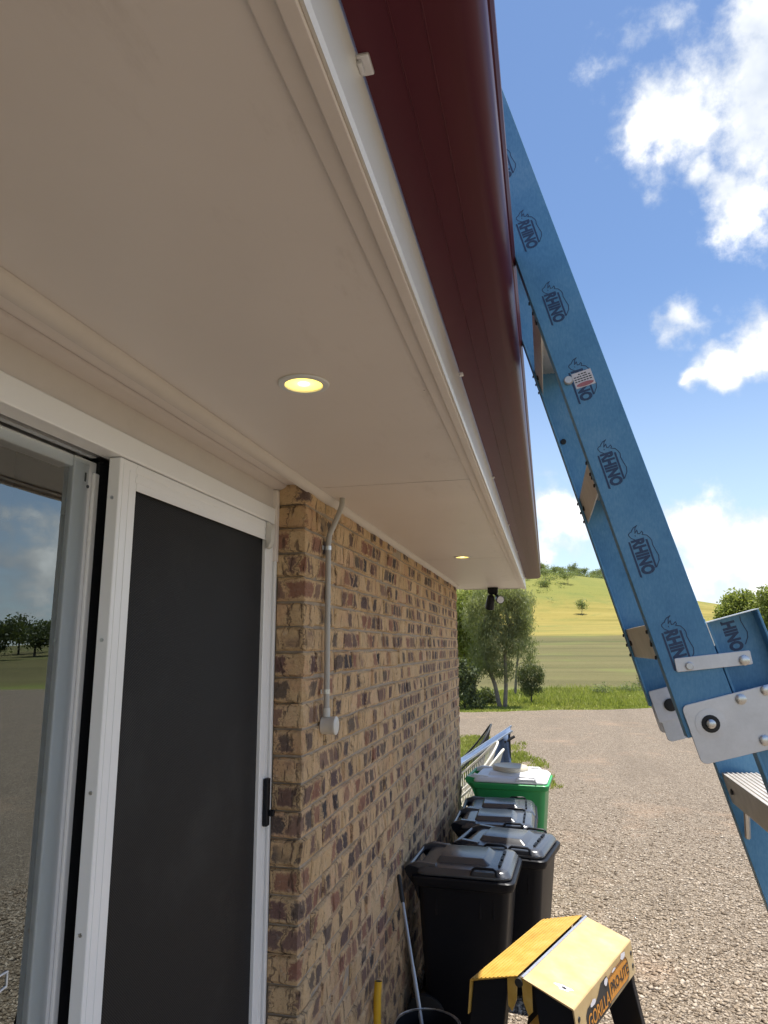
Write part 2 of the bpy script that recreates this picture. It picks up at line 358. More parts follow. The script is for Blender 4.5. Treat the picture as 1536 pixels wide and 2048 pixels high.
def yellow_mat():
    mt, nb, bs = new_mat('worn_yellow'); p = pos(nb); o = objc(nb)
    n = nb.noise(p, 14, 6, .65); c = nb.ramp(n, [(.3, (.44, .25, .04)), (.55, (.55, .335, .065)), (.75, (.60, .41, .13))])
    sc = nb.sstep(nb.noise(nb.mapping(o, (9, 1.4, 9)), 9, 7, .75), .62, .72)
    c = nb.mix(nb.math('MULTIPLY', sc, .4), c, (.40, .33, .2))
    nb.l(c, bs.inputs['Base Color']); bs.inputs['Roughness'].default_value = .42; MATS['worn_yellow'] = mt
    mt, nb, bs = new_mat('sunlit_dusty_yellow'); p = pos(nb); o = objc(nb)  # paler copy of the yellow: dust plus sunlight put into the colour
    n = nb.noise(p, 9, 6, .65); c = nb.ramp(n, [(.3, (.47, .31, .125)), (.55, (.55, .385, .18)), (.75, (.60, .45, .25))])
    sc = nb.sstep(nb.noise(nb.mapping(o, (6, 2.0, 6)), 11, 7, .75), .60, .70)
    c = nb.mix(nb.math('MULTIPLY', sc, .45), c, (.36, .29, .18))
    nb.l(c, bs.inputs['Base Color']); bs.inputs['Roughness'].default_value = .6; MATS['sunlit_dusty_yellow'] = mt
yellow_mat()
def lamp_mat():
    mt, nb, bs = new_mat('lamp_glow'); bs.inputs['Base Color'].default_value = (.9, .8, .4, 1)
    o = objc(nb); d = nb.vmath('LENGTH', o, out=1)
    c = nb.ramp(nb.math('MULTIPLY', d, 20), [(0, (1, .86, .34)), (.5, (1, .76, .16)), (1, (.95, .66, .10))])
    nb.l(c, bs.inputs['Emission Color']); bs.inputs['Emission Strength'].default_value = .82; MATS['lamp_glow'] = mt
    mt, nb, bs = new_mat('lamp_core'); bs.inputs['Base Color'].default_value = (.9, .8, .4, 1)
    bs.inputs['Emission Color'].default_value = (1, .9, .5, 1); bs.inputs['Emission Strength'].default_value = 1.1; MATS['lamp_core'] = mt
lamp_mat()

# ------------------------------------------------------------------ mesh helpers
class MB:
    def __init__(s): s.v = []; s.f = []
    def add(s, vs_, fs):
        k = len(s.v); s.v += [tuple(q) for q in vs_]; s.f += [tuple(i + k for i in f) for f in fs]; return s
    def box(s, lo, hi, mat=None):
        x0, y0, z0 = lo; x1, y1, z1 = hi
        vv = [(x0, y0, z0), (x1, y0, z0), (x1, y1, z0), (x0, y1, z0), (x0, y0, z1), (x1, y0, z1), (x1, y1, z1), (x0, y1, z1)]
        if mat is not None: vv = [mat @ Vector(q) for q in vv]
        return s.add(vv, [(0, 3, 2, 1), (4, 5, 6, 7), (0, 1, 5, 4), (1, 2, 6, 5), (2, 3, 7, 6), (3, 0, 4, 7)])
    def tube(s, path, r, n=8, closed=False, cap=True):
        path = [Vector(p) for p in path]; N = len(path); rs = r if isinstance(r, (list, tuple)) else [r] * N
        rings = []; prev = None
        for i, p in enumerate(path):
            a = path[(i - 1) % N] if (closed or i > 0) else p; c = path[(i + 1) % N] if (closed or i < N - 1) else p
            t = (c - a).normalized()
            if prev is None:
                q = Vector((0, 0, 1)) if abs(t.z) < .9 else Vector((1, 0, 0)); u = t.cross(q).normalized()
            else: u = (prev - t * prev.dot(t)).normalized()
            prev = u; vv = t.cross(u)
            rings.append([p + (u * math.cos(2 * math.pi * k / n) + vv * math.sin(2 * math.pi * k / n)) * rs[i] for k in range(n)])
        k0 = len(s.v); s.v += [tuple(q) for rg in rings for q in rg]
        M = N if closed else N - 1
        for i in range(M):
            for k in range(n):
                a = k0 + i * n + k; b_ = k0 + i * n + (k + 1) % n; c = k0 + ((i + 1) % N) * n + (k + 1) % n; d = k0 + ((i + 1) % N) * n + k
                s.f.append((a, b_, c, d))
        if cap and not closed:
            s.f.append(tuple(k0 + k for k in reversed(range(n)))); s.f.append(tuple(k0 + (N - 1) * n + k for k in range(n)))
        return s
    def loft(s, secs, cap0=True, cap1=True):
        n = len(secs[0]); k0 = len(s.v)
        for sc in secs: s.v += [tuple(q) for q in sc]
        for i in range(len(secs) - 1):
            for k in range(n):
                s.f.append((k0 + i * n + k, k0 + i * n + (k + 1) % n, k0 + (i + 1) * n + (k + 1) % n, k0 + (i + 1) * n + k))
        if cap0: s.f.append(tuple(k0 + k for k in reversed(range(n))))
        if cap1: s.f.append(tuple(k0 + (len(secs) - 1) * n + k for k in range(n)))
        return s
    def prism(s, poly, axis, a0, a1):
        """poly: 2-D points; axis 'x','y','z' = extrusion"""
        def mk(p, a): return {'x': (a, p[0], p[1]), 'y': (p[0], a, p[1]), 'z': (p[0], p[1], a)}[axis]
        return s.loft([[mk(p, a0) for p in poly], [mk(p, a1) for p in poly]])
    def mesh(s, name):
        me = bpy.data.meshes.new(name); me.from_pydata(s.v, [], s.f); me.validate(); me.update()
        import bmesh
        bm = bmesh.new(); bm.from_mesh(me); bmesh.ops.recalc_face_normals(bm, faces=bm.faces); bm.to_mesh(me); bm.free(); return me
    def build(s, name, mat, parent=None, smooth=False, bevel=0, seg=2, inv=True, ang=35):
        return link(name, s.mesh(name), mat, parent, smooth, bevel, seg, inv, ang)
def link(name, me, mat, parent=None, smooth=False, bevel=0, seg=2, inv=True, ang=35):
    o = bpy.data.objects.new(name, me); COL.objects.link(o)
    if mat is not None and not me.materials: me.materials.append(MATS[mat] if isinstance(mat, str) else mat)
    if smooth:
        for p in me.polygons: p.use_smooth = True
    if bevel:
        bv = o.modifiers.new('bevel', 'BEVEL'); bv.width = bevel; bv.segments = seg; bv.limit_method = 'ANGLE'; bv.angle_limit = R(ang); bv.harden_normals = False
    if smooth and hasattr(me, 'set_sharp_from_angle'): me.set_sharp_from_angle(angle=R(40))
    if parent is not None: put(o, parent, inv)
    return o
def wmat(o):
    mw = Matrix.LocRotScale(o.location, o.rotation_euler, o.scale)
    return wmat(o.parent) @ o.matrix_parent_inverse @ mw if o.parent else mw
def put(o, parent, inv=True):
    o.parent = parent
    if inv: o.matrix_parent_inverse = wmat(parent).inverted()
def tag(o, label=None, cat=None, group=None, kind=None):
    if label: o['label'] = label
    if cat: o['category'] = cat
    if group: o['group'] = group
    if kind: o['kind'] = kind
    return o
def empty(name, loc=(0, 0, 0), rz=0, label=None, cat=None, group=None):
    o = bpy.data.objects.new(name, None); COL.objects.link(o); o.location = loc; o.rotation_euler = (0, 0, rz); o.empty_display_size = .2
    return tag(o, label, cat, group)
def copy_tree(o, parent=None):
    c = o.copy(); COL.objects.link(c); c.parent = parent
    for ch in list(o.children): copy_tree(ch, c)
    return c
def rrect(cx, cy, hx, hy, r, z, n=5):
    """rounded rectangle ring; z may be a function of (x, y)"""
    out = []
    for qx, qy, a0 in ((1, 1, 0), (-1, 1, 90), (-1, -1, 180), (1, -1, 270)):
        for k in range(n + 1):
            a = R(a0 + 90 * k / n); x = cx + qx * (hx - r) + r * math.cos(a); y = cy + qy * (hy - r) + r * math.sin(a)
            out.append((x, y, z(x, y) if callable(z) else z))
    return out
def circle(c, r, n=20, axis='z'):
    out = []
    for k in range(n):
        a = 2 * math.pi * k / n; u, v = r * math.cos(a), r * math.sin(a)
        out.append({'z': (c[0] + u, c[1] + v, c[2]), 'x': (c[0], c[1] + u, c[2] + v), 'y': (c[0] + v, c[1], c[2] + u)}[axis])
    return out
def disc(mb, c, r, axis, d, n=18):
    q = list(c); i = 'xyz'.index(axis); q2 = list(c); q2[i] += d
    return mb.loft([circle(c, r, n, axis), circle(q2, r, n, axis)])
def quads_mesh(name, V, nper=4):
    """V: (N, nper, 3) array -> mesh of separate faces"""
    N = len(V); me = bpy.data.meshes.new(name); me.vertices.add(N * nper); me.vertices.foreach_set('co', V.reshape(-1).astype(np.float32))
    me.loops.add(N * nper); me.loops.foreach_set('vertex_index', np.arange(N * nper, dtype=np.int32))
    me.polygons.add(N); me.polygons.foreach_set('loop_start', np.arange(0, N * nper, nper, dtype=np.int32))
    try: me.polygons.foreach_set('loop_total', np.full(N, nper, dtype=np.int32))
    except Exception: pass
    me.update(calc_edges=True); me.validate(); return me

# ------------------------------------------------------------------ terrain
def yard_z(y): return -.048 * np.clip(np.asarray(y, float) - 3.2, 0, 4.6)
YZ = -.2208
def ground_z(x, y):
    r = math.hypot(x * .55, y)
    pts = [(-4000, 0), (3.2, 0), (7.8, YZ), (26, YZ), (42, YZ - .2), (60, -.2), (100, .62), (150, 2.9), (180, 4.6), (330, 13.0)]
    yy = y
    z = pts[0][1]
    for (a, za), (c, zc) in zip(pts, pts[1:]):
        if a <= yy <= c:
            t = (yy - a) / (c - a); z = za + (zc - za) * t; break
    else:
        if yy > 330: z = 13.0
    if yy > 200:
        # the hill: ridge runs along x, highest left of the ladder and falling away to the right
        crest = np.interp(x, [-500, -220, -60, -10, 40, 75, 110, 170, 260, 500], [20, 34, 46, 49.5, 42, 30, 24, 19, 15, 8])
        t = min(1, max(0, (yy - 300) / 150)); t = t * t * (3 - 2 * t)
        z = z + (crest - z) * t if yy < 450 else crest - (yy - 450) * .06
    if yy > 60: z = -.2 + (z + .2) * float(np.interp(x, [95, 240], [1, .12]))
    return z
def noise2(x, y):
    return math.sin(x * .9 + 1.3 * math.sin(y * .37)) * .5 + math.sin(y * .83 + 1.7 * math.sin(x * .53)) * .5
ys = sorted(list(np.arange(-40, 40, 2.0)) + [3.2, 7.8]) + list(np.arange(40, 200, 5.0)) + list(np.arange(200, 480, 8.0)) + [520, 600, 800, 1200, 2000, 3500]
xs = list(np.arange(-500, -60, 20.0)) + list(np.arange(-60, 60, 4.0)) + list(np.arange(60, 520, 20.0))
xs = [-3500, -1500] + xs + [1500, 3500]; ys = [-3500, -1500, -400, -120] + ys
def terrain_sheet(name, ysub):
    V = [(x, y, ground_z(x, y) - .012 + (0.06 * noise2(x * .4, y * .4) if y > 30 else 0)) for y in ysub for x in xs]
    nx = len(xs); F = [(j * nx + i, j * nx + i + 1, (j + 1) * nx + i + 1, (j + 1) * nx + i) for j in range(len(ysub) - 1) for i in range(nx - 1)]
    me = bpy.data.meshes.new(name); me.from_pydata(V, [], F); me.update()
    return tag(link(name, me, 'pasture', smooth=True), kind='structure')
cut = next(i for i, y in enumerate(ys) if y >= 180)
tag(terrain_sheet('ground', ys[:cut + 1]), 'grassy ground and olive paddock with cloud shadow put into its colour beyond the gravel yard')
tag(terrain_sheet('hill', ys[cut:]), 'round grassy hill with golden dry pasture behind the paddock')
def edge_y(x): return 24.9 + .45 * x + .25 * noise2(x * 1.7, 3.1) + .12 * noise2(x * 6.1, 1.0)
# gravel yard with an uneven far edge
bx = list(np.arange(-40, 30.01, .5)); V = []; F = []
rows = 14
for x in bx:
    y1 = min(max(edge_y(x), 19), 33 + .3 * noise2(x, 2))
    for yv in [-25, -5, 0, 3.2, 7.8, 12, 16] + list(np.linspace(18, max(y1, 19), rows - 7)): V.append((x, yv, float(yard_z(yv)) + .002))
for i in range(len(bx) - 1):
    for j in range(rows - 1): F.append((i * rows + j, (i + 1) * rows + j, (i + 1) * rows + j + 1, i * rows + j + 1))
me = bpy.data.meshes.new('gravel_yard'); me.from_pydata(V, [], F); me.update()
tag(link('gravel_yard', me, 'gravel'), 'pale crushed gravel yard in full sun', kind='structure')

# loose stones on the nearer gravel (uncountable)
def stones(name, N, y0, y1, size, label):
    t = rng.random(N); y = y0 * (y1 / y0) ** t
    x = -.80 + rng.random(N) * (y * .40 + 1.15)
    r = size * (.40 + 1.5 * rng.random(N) ** 4) * np.clip((y1 - y) / (y1 * .45), .25, 1) ** .5
    base = np.array([[1, 0, 0], [0, 1, 0], [-1, 0, 0], [0, -1, 0], [0, 0, 1], [0, 0, -.6]], float)
    P = base[None] * (.65 + .7 * rng.random((N, 6, 1))) + rng.normal(0, .18, (N, 6, 3))
    P *= np.stack([r * (.8 + .6 * rng.random(N)), r * (.8 + .6 * rng.random(N)), r * .62], -1)[:, None]
    a = rng.random(N) * 6.283; ca, sa = np.cos(a)[:, None], np.sin(a)[:, None]
    X = P[..., 0] * ca - P[..., 1] * sa + x[:, None]; Y = P[..., 0] * sa + P[..., 1] * ca + y[:, None]; Z = P[..., 2] + r[:, None] * .18 + yard_z(y)[:, None]
    V = np.stack([X, Y, Z], -1)
    tri = np.array([[0, 1, 4], [1, 2, 4], [2, 3, 4], [3, 0, 4], [1, 0, 5], [2, 1, 5], [3, 2, 5], [0, 3, 5]])
    me = bpy.data.meshes.new(name); me.vertices.add(N * 6); me.vertices.foreach_set('co', V.reshape(-1).astype(np.float32))
    idx = (tri[None] + (np.arange(N) * 6)[:, None, None]).reshape(-1)
    me.loops.add(len(idx)); me.loops.foreach_set('vertex_index', idx.astype(np.int32)); me.polygons.add(N * 8)
    me.polygons.foreach_set('loop_start', np.arange(0, len(idx), 3, dtype=np.int32)); me.update(calc_edges=True); me.validate()
    return tag(link(name, me, 'gravel_stone'), label, 'gravel', kind='stuff')
stones('loose_gravel', 165000, 2.6, 15.0, .0096, 'loose angular gravel stones scattered over the yard')

# ------------------------------------------------------------------ house
SZ = CZ + .578        # soffit level
WX = -.812            # outer face of the brick wall
Y0, Y1 = 2.288, 6.55  # near and far end of the brick wall
house = empty('brick_house', (-.9, 2.0, 0), 0, 'single-storey clinker brick house with cream eaves and maroon gutter', 'house')
# brick wall: recessed mortar with every brick standing proud of it
wall = MB().box((WX - .112, Y0 + .009, 0), (WX - .0075, Y1, SZ)).build('brick_wall', 'mortar', house)
CH, BL, BH = .086, .24, .0775
def brick_mesh(L, seed, endrough):
    rg = random.Random(seed); us = [0, .045, .5, .955, 1]; vs_ = [0, .09, .91, 1]
    mb = MB(); D_ = .109
    def P(u, v):
        ex = -.0055 * (u in (0, 1)) - .0055 * (v in (0, 1)) if (u in (0, 1) or v in (0, 1)) else rg.uniform(-.006, .005)
        du = rg.uniform(-.003, .003) if u in (0, 1) else rg.uniform(-.01, .01); dv = rg.uniform(-.003, .003)
        return (ex, u * L + du, v * BH + dv)
    g = [[P(u, v) for u in us] for v in vs_]; nu = len(us)
    V = [q for r_ in g for q in r_]; F = [(j * nu + i, j * nu + i + 1, (j + 1) * nu + i + 1, (j + 1) * nu + i) for j in range(3) for i in range(nu - 1)]
    ring = [i for i in range(nu)] + [j * nu + nu - 1 for j in (1, 2, 3)] + [3 * nu + i for i in (3, 2, 1, 0)] + [j * nu for j in (2, 1)]
    if endrough:
        # the end of the corner bricks shows: give it its own uneven face
        k = len(V); e = [-.035, -.075, -.104]
        for d in e:
            for v in vs_:
                V.append((d, rg.uniform(-.003, .002) + (.004 if v in (0, 1) else -.003), v * BH + rg.uniform(-.002, .002)))
        col0 = [j * nu for j in range(4)]; cols_ = [col0] + [[k + 4 * i + j for j in range(4)] for i in range(3)]
        for a_, c_ in zip(cols_, cols_[1:]):
            for j in range(3): F.append((a_[j], a_[j + 1], c_[j + 1], c_[j]))
    kb = len(V)
    for i in ring: V.append((-D_, V[i][1], V[i][2]))
    for i in range(len(ring)):
        a_, c_ = i, (i + 1) % len(ring)
        if endrough and ring[a_] % nu == 0 and ring[c_] % nu == 0: continue
        F.append((ring[c_], ring[a_], kb + a_, kb + c_))
    me = bpy.data.meshes.new('brick'); me.from_pydata(V, [], F); me.update(); me.materials.append(MATS['clinker_brick']); return me
VAR = {}
def bm_(L, seed, er):
    k = (round(L, 3), seed, er)
    if k not in VAR: VAR[k] = brick_mesh(L, hash(k) % 99991 if False else seed * 31 + int(L * 1000) + er, er)
    return VAR[k]
slots = []
ncourse = int((SZ - .01) / CH)
for c_ in range(ncourse + 1):
    z0 = c_ * CH
    if z0 + BH > SZ + .03: break
    y = Y0; first = True
    off = BL * .5 if c_ % 2 else BL
    while y < Y1 - .02:
        L = (off if first else BL); L = min(L, Y1 - y)
        slots.append((y, z0, L - .010, first)); y += L; first = False
slots.sort(key=lambda s_: (s_[0] ** 2 + .3 * (s_[1] - CZ) ** 2))
inst = slots[:300]; rest = slots[300:]
for (y, z0, L, first) in inst:
    o = bpy.data.objects.new('brick', bm_(L, random.randrange(8), int(first))); COL.objects.link(o)
    o.location = (WX + random.uniform(-.0025, .003), y, z0 + random.uniform(-.0015, .0015)); o.rotation_euler = (random.uniform(-.006, .006), 0, random.uniform(-.012, .012))
    put(o, wall)
V = []; F = []
for (y, z0, L, first) in rest:
    me = bm_(L, random.randrange(8), int(first)); k = len(V); dx = random.uniform(-.0025, .003)
    V += [(v.co.x + WX + dx, v.co.y + y, v.co.z + z0) for v in me.vertices]; F += [tuple(i + k for i in p.vertices) for p in me.polygons]
me = bpy.data.meshes.new('far_bricks'); me.from_pydata(V, [], F); me.update()
tag(link('far_bricks', me, 'clinker_brick', wall), kind='stuff')
# plain remaining walls of the house (end wall, rear walls, wall nearer than the door)
mb = MB(); mb.box((-6.0, Y1 - .11, 0), (WX - .113, Y1, SZ)); mb.box((-6.0, -4.0, 0), (-5.9, Y1 - .111, SZ)); mb.box((-5.89, -4.0, 0), (-.93, -3.9, SZ))
mb.box((-1.04, -3.89, 0), (-.93, -1.62, SZ)); mb.build('side_wall', 'clinker_brick', house)
mb = MB(); mb.box((-5.88, -3.8, .12), (-1.2, 6.4, .16)); mb.box((-3.9, -3.8, .17), (-3.85, 6.4, 2.5)); mb.box((-3.84, 2.32, .17), (-1.1, 2.36, 2.5)); mb.box((-3.84, -3.78, 2.42), (-1.06, 2.31, 2.46))
mb.build('room_lining', 'interior', house)
# doorstep slab in front of / under the doors
MB().box((-1.3, -3.0, 0), (-.90, Y0 - .002, .15)).build('door_sill', 'mortar', house)
# soffit sheets with open joints
js = [-3.2, -.30, 2.36, 4.57, 7.03]
for a_, c_ in zip(js, js[1:]):
    MB().box((-.935, a_ + .0034, SZ), (-.230, c_ - .0034, SZ + .006)).build('soffit_sheet', 'soffit_paint', house)
MB().box((-.935, -3.2, SZ + .008), (-.206, 7.03, SZ + .03)).build('eave_lining', 'black_gap', house)
# joint cover at the far end and dirt-catching end trim
MB().box((-.80, 7.032, SZ - .006), (-.186, 7.05, SZ + .11)).build('barge_trim', 'trim_paint', house)
MB().box((-.236, -3.2, SZ - .007), (-.2085, 7.029, SZ - .001)).build('eave_batten', 'trim_paint', house, bevel=.002)
MB().box((-.208, -3.2, SZ - .016), (-.188, 7.035, SZ + .24)).build('fascia_board', 'trim_paint', house, bevel=.002)
mb = MB(); mb.prism([(-.1875, SZ - .012), (-.183, SZ - .014), (-.180, SZ - .006), (-.183, SZ + .06), (-.182, SZ + .13), (-.187, SZ + .13)], 'y', -3.2, 7.04)
mb.build('fascia_cover', 'fascia_paint', house)
# wall/soffit mouldings
q = [(0, 0), (.028, 0), (.0275, -.006), (.023, -.014), (.014, -.022), (.006, -.0265), (0, -.027)]
MB().prism([(WX - .004 + p[0], SZ - .001 + p[1]) for p in q], 'y', Y0 - .0, 6.56).build('quad_moulding', 'shaded_trim_paint', house, smooth=True)
MB().prism([(WX - .004 + p[0], SZ - .001 + p[1]) for p in q], 'y', -3.2, Y0 - .0005).build('quad_moulding', 'shaded_trim_paint', house, smooth=True)
MB().prism([(-.928 + p[0] * 1.4, SZ - .001 + p[1] * .7) for p in q], 'y', -3.2, Y0 - .002).build('quad_moulding', 'shaded_trim_paint', house, smooth=True)
MB().box((-.935, -3.2, CZ + .488), (-.929, Y0 - .002, SZ - .0005)).build('header_panel', 'shaded_trim_paint', house)
MB().box((-.934, Y0 - .028, CZ + .30), (-.914, Y0 - .003, SZ - .022)).build('corner_trim', 'trim_paint', house, bevel=.002)
# gutter: quad profile with rolled front and bead
GB = CZ + .672
prof = [(-.1795, GB), (-.1340, GB), (-.1333, GB - .0011), (-.1322, GB - .0011), (-.1315, GB), (-.0985, GB), (-.0978, GB - .0009), (-.0968, GB - .0009), (-.0961, GB), (-.067, GB), (-.062, GB + .0006)]
for k in range(1, 9):
    a_ = R(-90 + 11 * k); prof.append((-.062 + .030 * math.cos(a_), GB + .032 + .031 * math.sin(a_)))
prof += [(-.0315, GB + .060), (-.034, GB + .078), (-.040, GB + .083), (-.0385, GB + .090), (-.030, GB + .093), (-.0255, GB + .100), (-.025, GB + .112), (-.030, GB + .117), (-.037, GB + .115)]
inner = [(x - .0015 if x > -.06 else x, z + .0016) for (x, z) in prof]
gut = MB().prism(prof + inner[::-1], 'y', -3.2, 7.10).build('gutter', 'maroon_gutter', house, smooth=True)
gut.data.set_sharp_from_angle(angle=R(16))
MB().prism(prof + [(-.1795, GB + .115)], 'y', 7.1005, 7.103).build('end_cap', 'maroon_gutter', gut)
for yy, kx in ((.655, 1.0), (1.62, .7), (2.72, .6), (3.85, .6), (5.0, .6), (6.95, .8)):
    MB().box((-.183, yy, GB - .004), (-.183 + .016 * kx, yy + .03 * kx, GB + .006)).box((-.1825, yy + .004, GB - .010 * kx), (-.176, yy + .022 * kx, GB - .0035)).build('gutter_clip', 'plate_metal', gut, bevel=.002)
# roof sheet and rafters' end closure
MB().prism([(-.10, CZ + .80), (-.10, CZ + .83), (-6.2, CZ + 2.70), (-6.2, CZ + 2.67)], 'y', -3.2, 7.0).build('roof', 'roof_metal', house)
MB().box((-6.1, -3.2, SZ + .032), (-.21, 7.0, SZ + .05)).build('ceiling_lining', 'interior', house)

# ---- doors
HZ = CZ + .488
fr = MB(); fr.box((-.975, -1.6, CZ + .432), (-.922, Y0 - .003, HZ)); fr.box((-.970, 2.268, .15), (-.918, Y0 - .003, CZ + .430)); fr.box((-1.07, -1.6, CZ + .455), (-.976, Y0 - .003, HZ))
frame = fr.build('door_frame', 'door_white', house, bevel=.003)
for xa, xb in ((-1.000, -.985), (-1.030, -1.022), (-1.060, -1.052)):
    MB().box((xa, -1.6, CZ + .430), (xb, 1.34, CZ + .4545)).build('head_track', 'mill_aluminium', frame)
MB().box((-1.0215, -1.6, CZ + .446), (-1.0005, 1.34, CZ + .4545)).build('track_gap', 'black_gap', frame)
# sliding glass door behind
sd = MB(); sd.box((-1.022, 1.295, .17), (-1.008, 1.374, CZ + .428)); sd.box((-1.048, -1.5, CZ + .40), (-1.010, 1.294, CZ + .428)); sd.box((-1.048, -1.5, .17), (-1.010, 1.294, .26))
sdoor = sd.build('sliding_door', 'door_white', house, bevel=.003)
pane = MB().box((-1.0035, -1.5, .17), (-1.000, 1.337, CZ + .418)).build('glass_pane', 'tinted_glass', sdoor)
cg = bpy.data.materials.new('clear_glass'); cg.use_nodes = True; cg.node_tree.nodes.clear(); nb_ = NB(cg.node_tree)
nb_.l(nb_.n('ShaderNodeBsdfTransparent').outputs[0], nb_.n('ShaderNodeOutputMaterial').inputs[0]); pane.data.materials.append(cg)
for p_ in pane.data.polygons: p_.material_index = 0 if p_.normal.x > .9 else 1
MB().box((-1.0075, 1.356, .17), (-.998, 1.374, CZ + .40)).build('stile_lip', 'door_white', sdoor, bevel=.003)
MB().box((-1.06, 1.3745, .16), (-1.0, 1.60, CZ + .4305)).build('gap_shade', 'black_gap', sdoor)  # black box added to stand for the shadowed void beside the stile
disc(MB(), (-1.0078, 1.345, CZ + .365), .004, 'x', .0015, 12).build('stile_screw', 'black_gap', sdoor)
MB().box((-1.0078, 1.333, CZ + .375), (-1.0062, 1.337, CZ + .395)).build('stile_slot', 'black_gap', sdoor)
# dark sheet added behind the glass top for the eave's dark reflection
MB().box((-1.16, -1.5, CZ + .28), (-1.15, 1.28, CZ + .47)).build('reflection_sheet', 'black_gap', house)
# white outline sticker on the glass, half out of the picture
mk = MB(); mp = [(1.155, -.592), (1.178, -.582), (1.2175, -.5825), (1.2180, -.607), (1.190, -.611), (1.150, -.622)]
mk.tube([(-.9988, y, CZ + z) for (y, z) in mp], .0018, 6)
mk.build('glass_sticker', 'glass_mark', sdoor)
# screen door in front
SY0, SY1, ST, SBt = 1.345, 2.262, CZ + .430, .17
s = MB(); s.box((-.956, SY0, SBt), (-.926, SY0 + .068, ST)); s.box((-.956, SY1 - .066, SBt), (-.926, SY1, ST)); s.box((-.956, SY0 + .0685, ST - .060), (-.926, SY1 - .0665, ST)); s.box((-.956, SY0 + .0685, SBt), (-.926, SY1 - .0665, SBt + .12))
screen = s.build('screen_door', 'door_white', house, bevel=.0025)
for k in range(2):   # extruded ribs of the frame
    y = SY0 + .012 + k * .025
    MB().box((-.9262, y, SBt + .01), (-.9245, y + .017, ST - .012 - .010 * k)).build('frame_rib', 'door_white', screen, bevel=.0006)
    z = ST - .024 - k * .022
    MB().box((-.9262, SY0 + .062, z), (-.9245, SY1 - .05, z + .014)).build('frame_rib', 'door_white', screen, bevel=.0006)
for k in range(2):
    y = SY1 - .028 + k * .014
    MB().box((-.9262, y, SBt + .01), (-.9245, y + .007, ST - .07)).build('frame_rib', 'door_white', screen, bevel=.0006)
MB().box((-.9262, SY0 + .0655, ST - .0655), (-.9238, SY1 - .0635, ST - .0595)).build('mesh_bead', 'door_white', screen, bevel=.001)
MB().box((-.944, SY0 + .064, SBt + .11), (-.938, SY1 - .062, ST - .056)).build('mesh_panel', 'security_mesh', screen)
for z in (.336, .0194, -.294, -.5635):
    mb = MB(); disc(mb, (-.941, SY0 - .0022, CZ + z), .0042, 'y', .0024, 14); sc = mb.build('frame_screw', 'zinc', screen, smooth=True)
    disc(MB(), (-.941, SY0 - .0030, CZ + z), .0018, 'y', .0009, 6).build('screw_socket', 'black_gap', sc) if False else None
hb = MB().box((-.925, 2.226, CZ - .565), (-.908, 2.252, CZ - .418)).build('latch_plate', 'black_plastic', screen, bevel=.004)
MB().box((-.9075, 2.236, CZ - .535), (-.890, 2.250, CZ - .515)).build('latch_lever', 'black_plastic', screen, bevel=.003)
mb = MB(); mb.loft([[(x, 2.190 + .030 * a_, CZ + .428 - .092 * t) for a_ in (0, 1)] + [(x2, 2.190 + .030 * a_, CZ + .428 - .092 * t) for a_ in (1, 0)] for t, x, x2 in ((0, -.9245, -.918), (.12, -.9245, -.906), (.3, -.9245, -.902), (.75, -.9245, -.904), (.95, -.9245, -.912), (1, -.9245, -.920))])
mb.build('corner_stop', 'light_pvc', screen, smooth=True, bevel=.002)

# ------------------------------------------------------------------ small fittings
def downlight(x, y, label):
    e = empty('downlight', (x, y, SZ), 0, label, 'downlight', 'downlights in the soffit')
    mb = MB(); mb.loft([circle((0, 0, -.0012), .0575, 40), circle((0, 0, -.0045), .0555, 40), circle((0, 0, -.0058), .050, 40), circle((0, 0, -.0052), .0425, 40), circle((0, 0, -.0012), .0415, 40)], cap0=False, cap1=False)
    mb.build('trim_ring', 'white_plastic', e, smooth=True, inv=False)
    mb = MB(); mb.loft([circle((0, 0, -.0012), .0414, 40), circle((0, 0, -.0006), .030, 40)], cap0=False); mb.build('diffuser', 'lamp_glow', e, inv=False)
    mb = MB(); disc(mb, (0, 0, -.0016), .013, 'z', .0006, 20); mb.build('lamp_chip', 'lamp_core', e, inv=False)
    return e
downlight(-.50, 1.375, 'lit round downlight in the soffit above the screen door')
downlight(-.512, 4.47, 'lit round downlight in the soffit far along, beside the sheet joint')
# conduit and junction box
cd = empty('electrical_conduit', (WX + .02, 2.47, CZ - .25), 0, 'grey electrical conduit with round junction box on the brick wall', 'conduit')
px_ = WX + .019
path = [(px_ + .035, 2.548, SZ + .0), (px_ + .034, 2.546, SZ - .03), (px_ + .026, 2.533, SZ - .065), (px_ + .010, 2.505, SZ - .125), (px_ + .002, 2.490, SZ - .155), (px_, 2.484, SZ - .19), (px_, 2.484, CZ + .1), (px_, 2.484, CZ - .226)]
MB().tube(path, .0105, 14).build('pipe', 'grey_pvc', cd, smooth=True)
MB().tube([(px_, 2.484, CZ - .214), (px_, 2.484, CZ - .245)], .0135, 16).build('pipe_socket', 'light_pvc', cd, smooth=True)
bxm = MB(); bxm.loft([circle((WX + .004, 2.484, CZ - .275), .031, 28, 'x'), circle((WX + .046, 2.484, CZ - .275), .031, 28, 'x'), circle((WX + .048, 2.484, CZ - .275), .0325, 28, 'x'), circle((WX + .056, 2.484, CZ - .275), .0325, 28, 'x'), circle((WX + .0585, 2.484, CZ - .275), .029, 28, 'x')])
bxm.build('junction_box', 'light_pvc', cd, smooth=True)
for z in (.372, -.156):
    mb = MB(); mb.tube([(px_, 2.484, CZ + z - .008), (px_, 2.484, CZ + z + .008)], .0118, 16, cap=False); mb.box((WX + .003, 2.458, CZ + z - .008), (WX + .0065, 2.474, CZ + z + .008))
    mb.build('pipe_clip', 'zinc', cd, bevel=.001)
